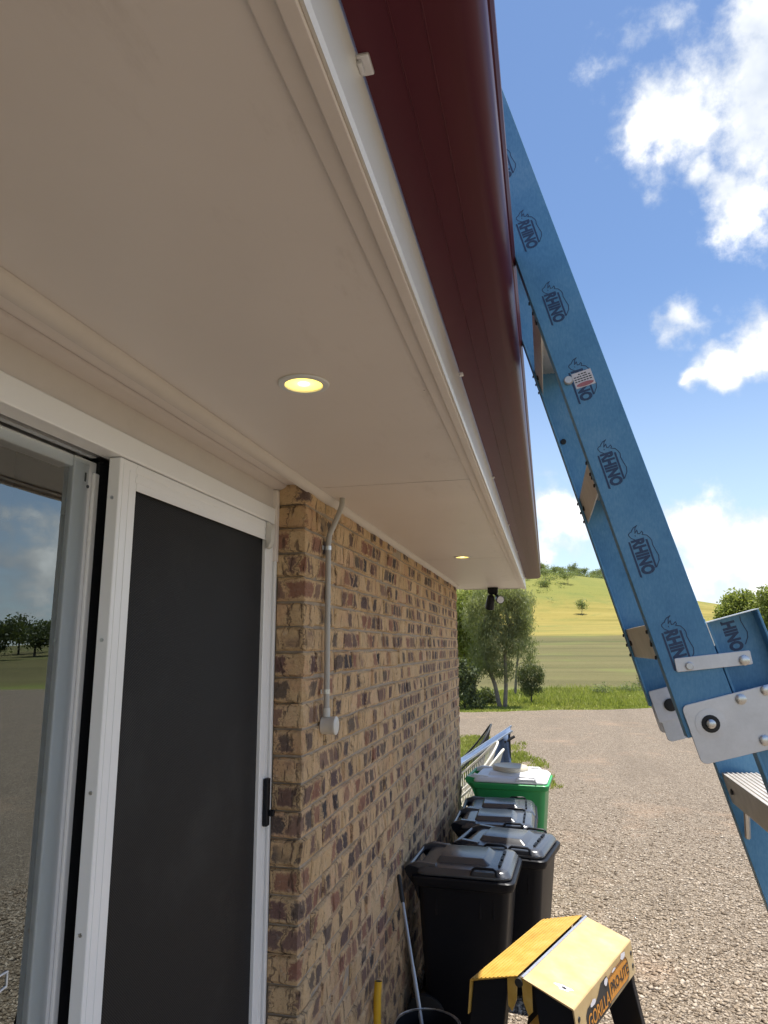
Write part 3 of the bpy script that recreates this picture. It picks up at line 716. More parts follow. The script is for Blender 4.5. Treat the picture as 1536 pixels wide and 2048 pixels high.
# floodlight under the far end of the eave
fl = empty('floodlight', (-.50, 6.93, SZ), 0, 'black twin-head security floodlight under the far end of the eave', 'floodlight')
MB().loft([rrect(0, 0, .05, .04, .012, -.001), rrect(0, 0, .05, .04, .012, -.05), rrect(0, 0, .038, .03, .012, -.066)]).build('base', 'black_plastic', fl, inv=False, smooth=True)
MB().tube([(-.012, -.01, -.06), (-.018, -.015, -.1)], .014, 10).tube([(.02, -.005, -.06), (.045, -.012, -.085)], .013, 10).build('arm', 'black_plastic', fl, inv=False, smooth=True)
def head(nm, c, d, r, L, lens):
    c = Vector(c); d = Vector(d).normalized(); mb = MB()
    mb.tube([c - d * L * .55, c - d * L * .5, c - d * L * .2, c + d * L * .35, c + d * L * .5], [r * .5, r * .72, r * .86, r, r], 20); h = mb.build(nm, 'black_plastic', fl, inv=False, smooth=True)
    if lens: MB().tube([c + d * L * .5, c + d * (L * .5 + .004)], [r * .88, r * .84], 20).build('lens', 'lens_white', h, inv=False)
    return h
head('lamp_head', (-.028, -.03, -.145), (-.15, .5, -.75), .045, .13, False)
head('lamp_head', (.060, -.03, -.118), (.30, -.9, -.15), .039, .10, True)

# ------------------------------------------------------------------ ladder
A_ = Vector((-.2589, 0, .9659)); B_ = Vector((.9659, 0, .2589)); LP = Vector((-.022, 0, CZ + .763))
LY0, LY1 = 1.300, 1.730
base_b = .09; tfoot = (0 - LP.z) / A_.z
lad = empty('ladder', LP + A_ * tfoot + B_ * .13 + Vector((0, (LY0 + LY1) / 2, 0)), 0, 'blue fibreglass ladder leaning against the maroon gutter', 'ladder')
def lp(a, b_, y): return LP + A_ * a + B_ * b_ + Vector((0, y, 0))
def lmat(): return Matrix((A_, B_, Vector((0, 1, 0)))).transposed().to_4x4()   # local (a, b, y)
LM = Matrix.Translation(LP) @ lmat()
def lbox(mb, a0, a1, b0, b1, y0, y1): return mb.box((a0, b0, y0), (a1, b1, y1), LM)
def channel(name, a0, a1, b0, b1, yw, dy, mat='blue_fibreglass'):
    """C-channel rail: web at yw, flanges reaching dy from it"""
    t = .0042; s_ = 1 if dy > 0 else -1; mb = MB()
    poly = [(b0, yw), (b1, yw), (b1, yw + dy), (b1 - t, yw + dy), (b1 - t, yw + s_ * t), (b0 + t, yw + s_ * t), (b0 + t, yw + dy), (b0, yw + dy)]
    mb.loft([[LM @ Vector((a0, p[0], p[1])) for p in poly], [LM @ Vector((a1, p[0], p[1])) for p in poly]])
    return mb.build(name, mat, lad, bevel=.0012)
UT = .62; UB = -.948
rail = channel('upper_rail', UB, UT, 0, .0925, LY0, .032)
farr = channel('upper_rail', UB + .02, UT, 0, .0925, LY1, -.032)
lown = channel('lower_rail', tfoot + .04, -.775, .0945, .182, LY0 + .032, -.030)
lowf = channel('lower_rail', tfoot + .04, -.775, .0945, .182, LY1 - .004, .030)
def tread(a_top, b0, depth, y0, y1, lip=.062):
    mb = MB(); t = .003; H = Vector((1, 0, 0))
    p0 = LM @ Vector((a_top, b0, 0)); x0, z0 = p0.x, p0.z
    # folded aluminium tread: horizontal top, deep front lip following the rail, short back lip
    fx, fz = B_.x, B_.z
    poly = [(x0, z0), (x0 + depth, z0), (x0 + depth, z0 - .028), (x0 + depth - t, z0 - .028), (x0 + depth - t, z0 - t), (x0 + t, z0 - t), (x0 + t + .2589 * lip, z0 - lip), (x0 + .2589 * lip, z0 - lip)]
    mb.prism(poly, 'y', y0, y1); tr = mb.build('tread', 'tread_aluminium', lad, bevel=.001)
    gr = MB()
    for k in range(7):
        xx = x0 + .008 + k * (depth - .016) / 6
        gr.box((xx, y0 + .004, z0 + .0003), (xx + .0035, y1 - .004, z0 + .0022)); gr.box((xx, y0 + .004, z0 - t - .0022), (xx + .0035, y1 - .004, z0 - t - .0003))
    gr.build('tread_grooves', 'tread_aluminium', tr)
    for yy in (y0 + .05, y1 - .05):
        disc(MB(), (x0 + .2589 * lip * .5 - .003, yy, z0 - lip * .5), .006, 'x', .004, 10).build('rivet', 'rubber', tr)
    return tr
for at in (.27, -.075, -.425, -.752): tread(at, .005, .070, LY0 + .0045, LY1 - .0045)
for at in [-1.098 - .345 * k for k in range(3)]: tread(at, .099, .075, LY0 + .037, LY1 - .009)
tread(-1.098 - .345 * 3, .099, .075, LY0 + .037, LY1 - .009)
# diagonal braces under the first lower tread
for yy in (LY1 - .05,):
    p0 = LM @ Vector((-1.16, .118, yy)); p1 = LM @ Vector((-1.235, .104, LY1 - .012))
    MB().tube([p0, p1], .006, 6).build('brace', 'tread_aluminium', lad)
# hinge plates, link bars and bolts
def plate(mb_rect, y0, y1, name, mat, parent, bevel=.006):
    a0, a1, b0, b1 = mb_rect; mb = MB(); lbox(mb, a0, a1, b0, b1, y0, y1); return mb.build(name, mat, parent)
def rplate(a0, a1, b0, b1, y0, y1, name, r=.010, tilt=0):
    ca, cb = (a0 + a1) / 2, (b0 + b1) / 2; ring = rrect(0, 0, (a1 - a0) / 2, (b1 - b0) / 2, r, 0, 6)
    c_, s_ = math.cos(tilt), math.sin(tilt)
    ring = [(ca + x * c_ - y * s_, cb + x * s_ + y * c_) for (x, y, z) in ring]
    return MB().loft([[LM @ Vector((p[0], p[1], y0)) for p in ring], [LM @ Vector((p[0], p[1], y1)) for p in ring]]).build(name, 'plate_metal', lad, bevel=.0008)
hp = rplate(-.9935, -.8955, .0065, .205, LY0 - .0045, LY0 - .0008, 'hinge_plate')
hq = rplate(-.9935, -.8955, .0065, .205, LY1 + .001, LY1 + .005, 'hinge_plate')
hq2 = rplate(-.965, -.895, .006, .088, LY1 - .040, LY1 - .034, 'inner_plate', .004)
hq3 = rplate(-1.01, -.93, .012, .085, LY1 - .0335, LY1 - .030, 'inner_plate', .010)
def lbolt(a, b_, y, r, d, mat, parent, nm='bolt'):
    mb = MB(); c = LM @ Vector((a, b_, y)); mb.loft([circle(c, r, 18, 'y'), circle(c + Vector((0, -d * .7, 0)), r, 18, 'y'), circle(c + Vector((0, -d, 0)), r * .8, 18, 'y')]); return mb.build(nm, mat, parent, smooth=True)
w_ = lbolt(-.9336, .0418, LY0 - .0046, .0245, .0009, 'plate_metal', hp, 'washer')
lbolt(-.9336, .0418, LY0 - .0056, .0145, .0018, 'rubber', hp, 'pivot_ring'); lbolt(-.9336, .0418, LY0 - .0075, .0075, .004, 'zinc', hp, 'pivot_bolt')
for (a, b_) in ((-.9076, .1008), (-.9034, .1431), (-.9783, .113), (-.975, .16)): lbolt(a, b_, LY0 - .0046, .0085, .004, 'zinc', hp)
lbolt(-.9336, .0418, LY1 - .041, .014, .004, 'rubber', hq2, 'pivot_ring')
bar = rplate(-.8500, -.8265, .020, .142, LY0 - .0040, LY0 - .0012, 'link_bar', .003, .15)
lbolt(-.8493, .1285, LY0 - .0042, .0085, .004, 'zinc', bar); lbolt(-.8360, .0420, LY0 - .0042, .0068, .004, 'aluminium', bar)
# steel trims round the cut end of the lower rail
mb = MB(); lbox(mb, -.775, -.7735, .094, .1825, LY0 + .001, LY0 + .034); lbox(mb, -.815, -.7751, .0930, .0944, LY0 + .001, LY0 + .03); mb.build('rail_cap', 'mill_aluminium', lown)
lbolt(-.2757, .0150, LY0 - .0002, .0085, .007, 'tread_aluminium', rail, 'rail_bolt')
lbolt(-.2718, .016, LY1 - .0045, .007, .004, 'rubber', farr, 'rail_bolt')
for at in (-.075, -.425, -.752):     # rivets at the flange where treads are fixed
    for da in (-.012, -.035, -.058):
        c = LM @ Vector((at + da, -.0015, LY0 + .018)); MB().loft([circle(c, .004, 8, 'x'), circle(c - Vector((.003, 0, 0)), .003, 8, 'x')]).build('rivet', 'rubber', rail)
        c = LM @ Vector((at + da, -.0015, LY1 - .018)); MB().loft([circle(c, .004, 8, 'x'), circle(c - Vector((.003, 0, 0)), .003, 8, 'x')]).build('rivet', 'rubber', farr)
# feet
for yy in (LY0 + .017, LY1 + .010):
    c = LM @ Vector((tfoot + .02, .138, yy)); MB().box((c.x - .05, c.y - .022, 0.002), (c.x + .05, c.y + .022, .045)).build('foot', 'rubber', lad, bevel=.006)
# printed emblem: animal outline over the word RHINO, repeated along the web
def text_polys(body, offset=.02):
    cu = bpy.data.curves.new('lettering', 'FONT'); cu.body = body; cu.offset = offset; cu.resolution_u = 3
    ob = bpy.data.objects.new('lettering', cu); COL.objects.link(ob)
    dg = bpy.context.evaluated_depsgraph_get(); dg.update()
    me = bpy.data.meshes.new_from_object(ob.evaluated_get(dg)); V = [tuple(v.co) for v in me.vertices]; F = [tuple(p.vertices) for p in me.polygons]
    bpy.data.objects.remove(ob); bpy.data.curves.remove(cu); bpy.data.meshes.remove(me)
    xs_ = [v[0] for v in V]; ys_ = [v[1] for v in V]; x0, x1, y0, y1 = min(xs_), max(xs_), min(ys_), max(ys_)
    return [((v[0] - x0) / (x1 - x0), (v[1] - y0) / (y1 - y0)) for v in V], F
outline = [(0.082, 0.0356), (0.087, 0.0298), (0.0924, 0.0274), (0.0951, 0.0278), (0.0974, 0.0314), (0.0978, 0.0336), (0.1007, 0.0358), (0.1042, 0.0397), (0.1065, 0.0466), (0.1031, 0.0423), (0.094, 0.039), (0.0984, 0.0441), (0.0915, 0.0435), (0.091, 0.0467), (0.0942, 0.0514), (0.0905, 0.0522), (0.0882, 0.0499), (0.085, 0.057), (0.0785, 0.0607), (0.0731, 0.0622), (0.0661, 0.0608), (0.0539, 0.0626), (0.0446, 0.0645), (0.0362, 0.0622), (0.0305, 0.0579), (0.0255, 0.0543)]
A0, B0 = .0984, .0317
TV, TF = text_polys('RHINO', .055)
def emblem_mesh(amax=9):
    mb = MB()
    ol = [(a - A0, b_ - B0) for a, b_ in outline]
    wd = .00075
    for (p, q_) in zip(ol, ol[1:]):
        d = Vector((q_[0] - p[0], q_[1] - p[1])); n = Vector((-d.y, d.x)).normalized() * wd; e = d.normalized() * wd * .6
        mb.add([(p[0] - e.x + n.x, p[1] - e.y + n.y, 0), (p[0] - e.x - n.x, p[1] - e.y - n.y, 0), (q_[0] + e.x - n.x, q_[1] + e.y - n.y, 0), (q_[0] + e.x + n.x, q_[1] + e.y + n.y, 0)], [(0, 1, 2, 3)])
    for quad in ([(0.0818, 0.0225), (0.0809, 0.0258), (0.0144, 0.0252), (0.016, 0.0216)], [(0.0785, 0.0522), (0.0779, 0.0560), (0.0255, 0.0550), (0.0248, 0.0517)], [(.0905, .0372), (.0905, .0386), (.0880, .0388), (.0880, .0372)]):
        mb.add([(a - A0, b_ - B0, 0) for a, b_ in quad], [(0, 1, 2, 3)])
    # word reads down the rail, letter tops to the right
    wa0, wa1, wb0, wb1 = .0825 - A0, .0175 - A0, .0268 - B0, .0510 - B0
    mb.add([(wa0 + (wa1 - wa0) * u, wb0 + (wb1 - wb0) * v, 0) for u, v in TV], TF)
    me = bpy.data.meshes.new('printed_emblem'); me.from_pydata(mb.v, [], [f for f in mb.f if max(mb.v[i][0] for i in f) < amax]); me.update(); me.materials.append(MATS['decal']); return me
EM = emblem_mesh(); EM2 = emblem_mesh(-.0235)
def emblem(a, b_, y, parent, s_=1):
    o = bpy.data.objects.new('printed_emblem', EM if s_ == 1 else EM2); COL.objects.link(o)
    o.matrix_world = Matrix.Translation(LM @ Vector((a, b_, y))) @ lmat() @ Matrix.Diagonal((s_, s_, s_, 1))
    mw = o.matrix_world.copy(); o.location = mw.to_translation(); o.rotation_mode = 'XYZ'; o.rotation_euler = mw.to_euler(); o.scale = mw.to_scale(); put(o, parent)
for (a, b_) in ((.2698, .031), (.0984, .0317), (-.0729, .0312), (-.2439, .0288), (-.4173, .0272), (-.5873, .0262), (-.7549, .0264)): emblem(a, b_, LY0 - .0004, rail)
emblem(-.755, .1255, LY0 + .0274, lown, .98)
# warning label over the fourth emblem
mb = MB(); sa, sb = -.2806, .0425
lbox(mb, sa - .0165, sa + .0150, sb - .0185, sb + .0185, LY0 - .0012, LY0 - .0006); lab = mb.build('warning_label', 'label_white', rail)
mb = MB()
for k in range(4):
    aa = sa + .0105 - k * .0046
    for j in range(6):
        b0 = sb - .0165 + j * .0055 + (.004 if k == 0 else 0)
        if k == 0 and j in (0, 4, 5): continue
        lbox(mb, aa - .0013, aa + .0007, b0, b0 + random.uniform(.0034, .0049), LY0 - .0015, LY0 - .00125)
mb.build('label_print', 'decal_black', lab)
mb = MB(); cc = [LM @ Vector((sa - .0112 + .0042 * math.sin(t), sb + .0165 * math.cos(t), LY0 - .0015)) for t in np.linspace(0, 2 * math.pi, 24, endpoint=False)]
mb.loft([cc, [c + Vector((0, .0002, 0)) for c in cc]]).build('label_oval', 'label_red', lab)

# ------------------------------------------------------------------ wheelie bins
def wheelie_bin(name, Wd, Dp, Ht, body_mat, lid_mat, handle_mat, label, group):
    """local: front = +x, hinge and wheels at -x, width along y"""
    e = empty(name, (0, 0, 0), 0, label, 'bin', group)
    bh = Ht * .895; hx, hy = Dp * .5 * .90, Wd * .5 * .94
    def sec(t, z, ex=0, ey=0, r=.045): # taper: narrower and set back at the foot
        fx = hx * (.74 + .22 * t) + ex; fy = hy * (.76 + .20 * t) + ey; return rrect(-.02 * (1 - t), 0, fx, fy, r, z)
    rim = bh
    secs = [sec(0, .03, -.012, -.012), sec(.0, .045), sec(.55, bh * .55), sec(.93, rim - .085), sec(.94, rim - .06, .003, .003), sec(.95, rim - .052, .022, .018), sec(1, rim - .034, .026, .022), sec(1, rim - .012, .026, .022), sec(1, rim - .006, .020, .016), sec(1, rim - .006, .004, .002), sec(.9, rim - .10, -.004, -.004)]
    body = MB().loft(secs, cap1=True).build('body', body_mat, e, smooth=True, inv=False)
    # stiffening ribs and foot
    for sy in (-1, 1):
        for fx in (-.55, .35, .62):
            x = hx * fx; MB().box((x - .004, sy * hy * .925 - .004, rim - .19), (x + .004, sy * hy * .925 + .004, rim - .062)).build('rib', body_mat, body, inv=False, bevel=.002)
    # rear hinge lugs and grab bar
    hz = rim + .012
    for sy in (-1, 1):
        mb = MB(); y = sy * hy * .86
        mb.prism([(-hx * .93, rim - .13), (-hx * 1.02, rim - .06), (-Dp * .5 - .018, rim - .012), (-Dp * .5 - .030, hz + .004), (-Dp * .5 - .010, hz + .024), (-hx * .9, hz + .012)], 'y', y - .012, y + .012)
        mb.build('hinge_lug', body_mat, body, inv=False, bevel=.004)
    MB().tube([(-Dp * .5 - .012, -hy * .86, hz + .006), (-Dp * .5 - .012, hy * .86, hz + .006)], .0135, 12).build('grab_bar', handle_mat, body, inv=False, smooth=True)
    # lid
    def lsec(k, z, x0=-hx * .98, r=.05):
        x1 = hx * .985 * k + (1 - k) * x0 * .0 if False else hx * (.985 - (1 - k)); y1 = hy * (.985 - (1 - k) * .9)
        return rrect((x0 + x1) / 2, 0, (x1 - x0) / 2, y1, r, z)
    lh = .030
    crown = lambda x, y: rim + lh + .006 * (1 - (y / hy) ** 2) + .008 * math.cos(max(-1.2, min(1.2, x / hx)))
    secs = [lsec(1.0, rim - .002), lsec(1.012, rim + .004), lsec(1.008, rim + .012), lsec(.985, rim + .018), lsec(.955, lambda x, y: crown(x, y) - .008, -hx * .93), lsec(.925, lambda x, y: crown(x, y) - .001, -hx * .90), lsec(.80, crown, -hx * .80), lsec(.5, crown, -hx * .50, .04)]
    lid = MB().loft(secs).build('lid', lid_mat, e, smooth=True, inv=False)
    # raised centre panel with sloping ends
    zt = rim + lh
    rp = MB(); x0, x1, yw = -hx * .62, hx * .56, hy * .60
    rp.loft([rrect((x0 + x1) / 2, 0, (x1 - x0) / 2, yw, .02, zt + .006), rrect((x0 + x1) / 2 - .01, 0, (x1 - x0) / 2 - .028, yw * .84, .012, zt + .034), rrect((x0 + x1) / 2 - .01, 0, (x1 - x0) / 2 - .033, yw * .80, .010, zt + .036)])
    rp.build('raised_panel', lid_mat, lid, smooth=True, inv=False)
    # ramps running back to the hinge
    for sy in (-1, 1):
        mb = MB(); y = sy * hy * .80
        mb.loft([[(-hx * .55, y - .02, zt + .004), (-hx * .55, y + .02, zt + .004), (-hx * .55, y + .016, zt + .016), (-hx * .55, y - .016, zt + .016)], [(-hx * .95, y - .022, zt - .016), (-hx * .95, y + .022, zt - .016), (-hx * .95, y + .018, zt + .024), (-hx * .95, y - .018, zt + .024)], [(-Dp * .5 - .02, y - .014, rim + .002), (-Dp * .5 - .02, y + .014, rim + .002), (-Dp * .5 - .02, y + .012, rim + .030), (-Dp * .5 - .02, y - .012, rim + .030)]])
        mb.build('hinge_arm', lid_mat, lid, inv=False, bevel=.004)
        # lifting grip at the side
        gx0, gx1 = hx * .20, hx * .72; yo = sy * hy * 1.0
        mb = MB(); mb.tube([(gx0, yo, rim + .018), (gx0 + .008, yo * .965, rim + .042), (gx0 + .02, yo * .955, rim + .049), (gx1 - .02, yo * .955, rim + .049), (gx1 - .006, yo * .965, rim + .042), (gx1, yo, rim + .018)], .0075, 8); mb.build('lift_grip', lid_mat if lid_mat != 'lid_plastic' else 'black_plastic', lid, inv=False, smooth=True)
        MB().box((gx0 + .006, min(yo, yo * .955), rim + .014), (gx1 - .006, max(yo, yo * .955) + .001, rim + .036)).build('grip_panel', lid_mat, lid, inv=False, bevel=.003)
    MB().tube([(-hx * .30, -hy * .55, zt + .03), (-hx * .30, -hy * .2, zt + .0395)], .001, 4).build('mould_line', lid_mat, lid, inv=False)
    # row of small moulded characters near the front edge
    mb = MB(); n = 11
    for k in range(n):
        if k in (3, 7): continue
        y = -hy * .55 + 1.1 * hy * k / (n - 1); mb.box((hx * .70, y - .010, zt + .0085), (hx * .70 + .014, y + .007, zt + .0205 - .006 * (y / hy) ** 2))
    tag(mb.build('moulded_print', 'black_plastic' if lid_mat == 'lid_plastic' else lid_mat, lid, inv=False), kind='stuff')
    # wheels
    for sy in (-1, 1):
        mb = MB(); y = sy * hy * .80; mb.loft([circle((-hx * .82, y - .022, .1), .085, 22, 'y'), circle((-hx * .82, y - .018, .1), .1, 22, 'y'), circle((-hx * .82, y + .018, .1), .1, 22, 'y'), circle((-hx * .82, y + .022, .1), .085, 22, 'y')])
        wh = mb.build('wheel', 'rubber', e, inv=False, smooth=True); disc(MB(), (-hx * .82, y - .026, .1), .05, 'y', .052).build('hub', 'black_plastic', wh, inv=False)
    MB().tube([(-hx * .82, -hy * .78, .1), (-hx * .82, hy * .78, .1)], .01, 8).build('axle', 'zinc', e, inv=False)
    return e
G = 'black wheelie bins along the brick wall'
bin1 = wheelie_bin('wheelie_bin', .50, .56, .87, 'black_plastic', 'lid_plastic', 'lid_plastic', 'nearest black wheelie bin, behind the leaning grey pole', G)
bin1.location = (-.475, 4.06, float(yard_z(4.06))); bin1.rotation_euler.z = R(-3)
specs = [((-.285, 4.60, 0), -11, 'black wheelie bin turned outward, second from the camera'),
         ((-.40, 5.27, -.0), 0, 'third black wheelie bin along the wall, behind the turned one'),
         ((-.405, 5.80, 0), 2, 'farthest black wheelie bin, directly in front of the green bin')]
for loc, rz, lab_ in specs:
    c = copy_tree(bin1); c.location = (loc[0], loc[1], float(yard_z(loc[1]))); c.rotation_euler.z = R(rz); c['label'] = lab_
gb = wheelie_bin('wheelie_bin', .58, .70, 1.04, 'green_plastic', 'white_plastic', 'green_plastic', 'bright green wheelie bin with white lid beyond the black bins', None)
gb.location = (-.355, 6.50, float(yard_z(6.5))); gb.rotation_euler.z = R(-4)
dsk = MB(); dsk.loft([circle((0, 0, 0), .155, 36), circle((0, 0, .012), .158, 36), circle((0, 0, .03), .152, 36), circle((0, 0, .036), .146, 36), circle((0, 0, .031), .138, 36)])
o = dsk.build('plastic_disc', 'beige_plastic', None, smooth=True); o.location = (-.37, 6.50, 1.04 * .895 + .030 + .036 + float(yard_z(6.5))); o.rotation_euler = (0, R(2), 0)
tag(o, 'round beige plastic disc lying on the white lid of the green bin', 'disc')

# ------------------------------------------------------------------ yellow step trestle
tr_len = .655; tm = Vector((-.029, 2.95, 0)); trz = -math.atan2(.238, .60)
ts = empty('step_trestle', tm, trz, 'worn yellow folding step trestle with black legs beside the bins', 'trestle')
TZ = .80; hl = tr_len / 2
for sgn in (1, -1):
    wv = .185; dz = .052; slope = math.atan2(dz, wv)
    top = MB(); t = .004
    ap = .115
    poly = [(sgn * .006, TZ), (sgn * wv, TZ - dz), (sgn * (wv + .004), TZ - dz - .004), (sgn * (wv + .016), TZ - dz - ap), (sgn * (wv + .012), TZ - dz - ap), (sgn * (wv - .001), TZ - dz - .007), (sgn * .006, TZ - t)]
    top.prism(poly, 'y', -hl, hl)
    trd = top.build('tread', 'sunlit_dusty_yellow' if sgn > 0 else 'worn_yellow', ts, inv=False, bevel=.0015)
    if sgn < 0:
        for k in range(11):
            f0 = .012 + k * (wv - .02) / 10.4; zz_ = TZ - dz * (f0 / wv); MB().loft([[(-f0, y, zz_ + .0002), (-f0 - .0075, y, zz_ - .0019), (-f0 - .0068, y, zz_ + .0004), (-f0 - .0006, y, zz_ + .0022)] for y in (-hl + .001, hl - .001)]).build('grip_rib', 'worn_yellow', trd, inv=False)
    else:
        MB().loft([[(.008, y, TZ - .0002), (.017, y, TZ - .0030), (.0165, y, TZ - .0008), (.0085, y, TZ + .0016)] for y in (-hl + .001, hl - .001)]).build('worn_edge', 'mill_aluminium', trd, inv=False)
        # bare patches and bolt hole worn through the paint
        for (v0, u0, sv, su, seed) in ((.125, -.245, .055, .030, 1), (.02, .26, .02, .03, 3)):
            rg = random.Random(seed); pts = []
            for k in range(14):
                a_ = 2 * math.pi * k / 14; rr_ = 1 + rg.uniform(-.35, .35); v = v0 + sv * .5 * rr_ * math.cos(a_); u = u0 + su * .5 * rr_ * math.sin(a_) + .25 * (v - v0); pts.append((v, u, TZ - dz * (v / wv) + .0009))
            MB().add(pts, [tuple(range(14))]).build('bare_patch', 'fascia_paint', trd, inv=False)
        c = (.128, -.245); zz_ = TZ - dz * (c[0] / wv) + .0013
        MB().add([(c[0] + .009 * math.cos(a_), c[1] + .007 * math.sin(a_), zz_ - .28 * .009 * math.cos(a_)) for a_ in np.linspace(0, 2 * math.pi, 14, endpoint=False)], [tuple(range(14))]).build('bolt_hole', 'black_gap', trd, inv=False)
    # inner cheek plates at the hinge and black legs
    for end in (-1, 1):
        y = end * (hl - .004)
        ck = MB().prism([(sgn * .008, TZ - .006), (sgn * .044, TZ - .017), (sgn * .044, TZ - .10), (sgn * .030, TZ - .115), (sgn * .012, TZ - .075)], 'y', y - .0025, y + .0025).build('hinge_cheek', 'worn_yellow', ts, inv=False)
        lg = MB(); y0_ = end * (hl - .012); y1_ = end * (hl - .046); ya, yb = min(y0_, y1_), max(y0_, y1_)
        def legsec(z, inn, out): return [(sgn * inn, ya, z), (sgn * out, ya, z), (sgn * out, yb, z), (sgn * inn, yb, z)]
        lg.loft([legsec(.012, .235, .325), legsec(TZ - .20, .072, .200), legsec(TZ - dz - .012, .050, wv - .004), legsec(TZ - .026, .046, .085)])
        leg = lg.build('leg', 'black_plastic', ts, inv=False, bevel=.003)
        MB().box((min(sgn * .225, sgn * .335), ya - .006, 0.002), (max(sgn * .225, sgn * .335), yb + .006, .03)).build('foot', 'rubber', leg, inv=False, bevel=.004)
    for k in (1, 2):
        zc = TZ - .20 - .21 * k; xx = .235 - (zc / (TZ - .20)) * .163
        MB().box((min(sgn * xx, sgn * (xx + .07)), -hl + .047, zc - .012), (max(sgn * xx, sgn * (xx + .07)), hl - .047, zc + .012)).build('rung', 'worn_yellow', ts, inv=False, bevel=.003)
    if sgn > 0:
        for (yy, f) in ((hl - .025, .30), (hl - .025, .68), (-hl + .03, .30), (-hl + .03, .68)):
            z = TZ - dz - .006 - ap * f; xx = wv + .0045 + .012 * f
            disc(MB(), (xx - .001, yy, z), .0085, 'x', .0035, 14).build('bolt', 'black_gap', trd, inv=False)
for end in (-1, 1):
    MB().tube([(0, end * (hl + .004), TZ - .020), (0, end * (hl - .05), TZ - .020)], .014, 14).build('hinge_pin', 'rubber', ts, inv=False, smooth=True)
# printed side panel of the trestle
def apron_pt(u, v, off=.0012):
    """u along the apron (0 near .. 1 far), v down it (0 top .. 1 bottom)"""
    return (.1892 + .0118 * v + off, -hl + tr_len * u, TZ - .052 - .005 - .108 * v)
pb = MB(); pb.add([apron_pt(u, v) for u, v in ((.14, .98), (.14, .45), (.17, .33), (.26, .30), (.30, .40), (.34, .32), (.40, .12), (.50, .10), (.515, .20), (.515, .98))], [tuple(range(10))]); pl = pb.build('printed_panel', 'decal_black', ts, inv=False)
pb = MB(); pb.add([apron_pt(u, v) for u, v in ((.52, .92), (.52, .22), (.60, .17), (.80, .17), (.86, .24), (.88, .4), (.88, .76), (.86, .88), (.82, .92))], [tuple(range(9))]); po = pb.build('printed_panel', 'decal_orange', ts, inv=False)
mb = MB(); ring = [(.525, .90), (.525, .24), (.60, .19), (.80, .19), (.855, .25), (.873, .4), (.873, .76), (.855, .86), (.82, .90)]
for (p, q_) in zip(ring[1:], ring[2:] + ring[:1]): mb.tube([apron_pt(*p, .0018), apron_pt(*q_, .0018)], .0011, 4)
mb.build('panel_outline', 'decal_black', po, inv=False)
for body, u0, u1, v0, v1, mt_, par in (('GORILLA', .16, .505, .90, .50, 'decal_orange', pl), ('PRO-LITE', .54, .865, .74, .40, 'decal_black', po)):
    TV2, TF2 = text_polys(body, .015); MB_ = MB(); MB_.add([apron_pt(u0 + (u1 - u0) * a_, v0 + (v1 - v0) * c_, .0024) for a_, c_ in TV2], TF2)
    me = bpy.data.meshes.new('lettering'); me.from_pydata(MB_.v, [], MB_.f); me.update(); link('lettering', me, mt_, par, inv=False)
for (u, v, su, sv, seed) in ((.25, .33, .05, .10, 5), (.475, .22, .035, .13, 6), (.80, .10, .06, .13, 7), (.62, .17, .05, .05, 8)):
    rg = random.Random(seed); MB().add([apron_pt(u + su * math.cos(a_) * rg.uniform(.6, 1), v + sv * math.sin(a_) * rg.uniform(.6, 1), .0030) for a_ in np.linspace(0, 2 * math.pi, 12, endpoint=False)], [tuple(range(12))]).build('bare_patch', 'label_white', ts, inv=False)

# ------------------------------------------------------------------ bucket, pole, hose, litter
bk = empty('bucket', (-.585, 3.30, 0), 0, 'black bucket with wire handle at the foot of the grey pole', 'bucket')
MB().loft([circle((0, 0, .004), .105, 32), circle((0, 0, .27), .137, 32), circle((0, 0, .278), .144, 32), circle((0, 0, .296), .144, 32), circle((0, 0, .296), .136, 32), circle((0, 0, .02), .100, 32)]).build('shell', 'black_plastic', bk, inv=False, smooth=True)
MB().loft([circle((0, 0, .2975), .1435, 32), circle((0, 0, .301), .1435, 32), circle((0, 0, .301), .1365, 32), circle((0, 0, .2975), .1365, 32)], False, False).build('rim', 'wire', bk, inv=False, smooth=True)
MB().tube([(.142 * math.cos(t), .03 + .10 * math.sin(t), .295 + .012 * math.sin(t)) for t in np.linspace(0, math.pi, 22)], .0017, 6).build('handle', 'wire', bk, inv=False, smooth=True)
p0 = Vector((-.555, 3.27, .03)); p1 = Vector((-.795, 3.72, .765)); d = (p1 - p0)
pe = empty('cleaning_pole', p0, 0, 'thin grey pole with black grip leaning on the bricks beside the bin', 'pole')
MB().tube([p0, p0 + d * .55], .0095, 12).build('lower_tube', 'pole_blue', pe, smooth=True)
MB().tube([p0 + d * .548, p0 + d * .86], .0080, 12).build('upper_tube', 'pole_blue', pe, smooth=True)
MB().tube([p0 + d * .855, p0 + d * .87, p0 + d * .99, p1], [.010, .0115, .0115, .008], 12).build('grip', 'rubber', pe, smooth=True)
hs = empty('hose', (-.79, 3.2, 0), 0, 'cut end of a thick yellow hose standing against the brick wall', 'hose')
MB().tube([(-.765, 3.02, .012), (-.772, 3.10, .06), (-.776, 3.16, .16), (-.778, 3.19, .27), (-.782, 3.20, .36), (-.782, 3.205, .44), (-.780, 3.215, .49)], .0165, 16, cap=False).build('tube', 'yellow_hose', hs, smooth=True)
MB().tube([(-.782, 3.204, .43), (-.780, 3.215, .4895)], .0125, 14).build('bore', 'rubber', hs)
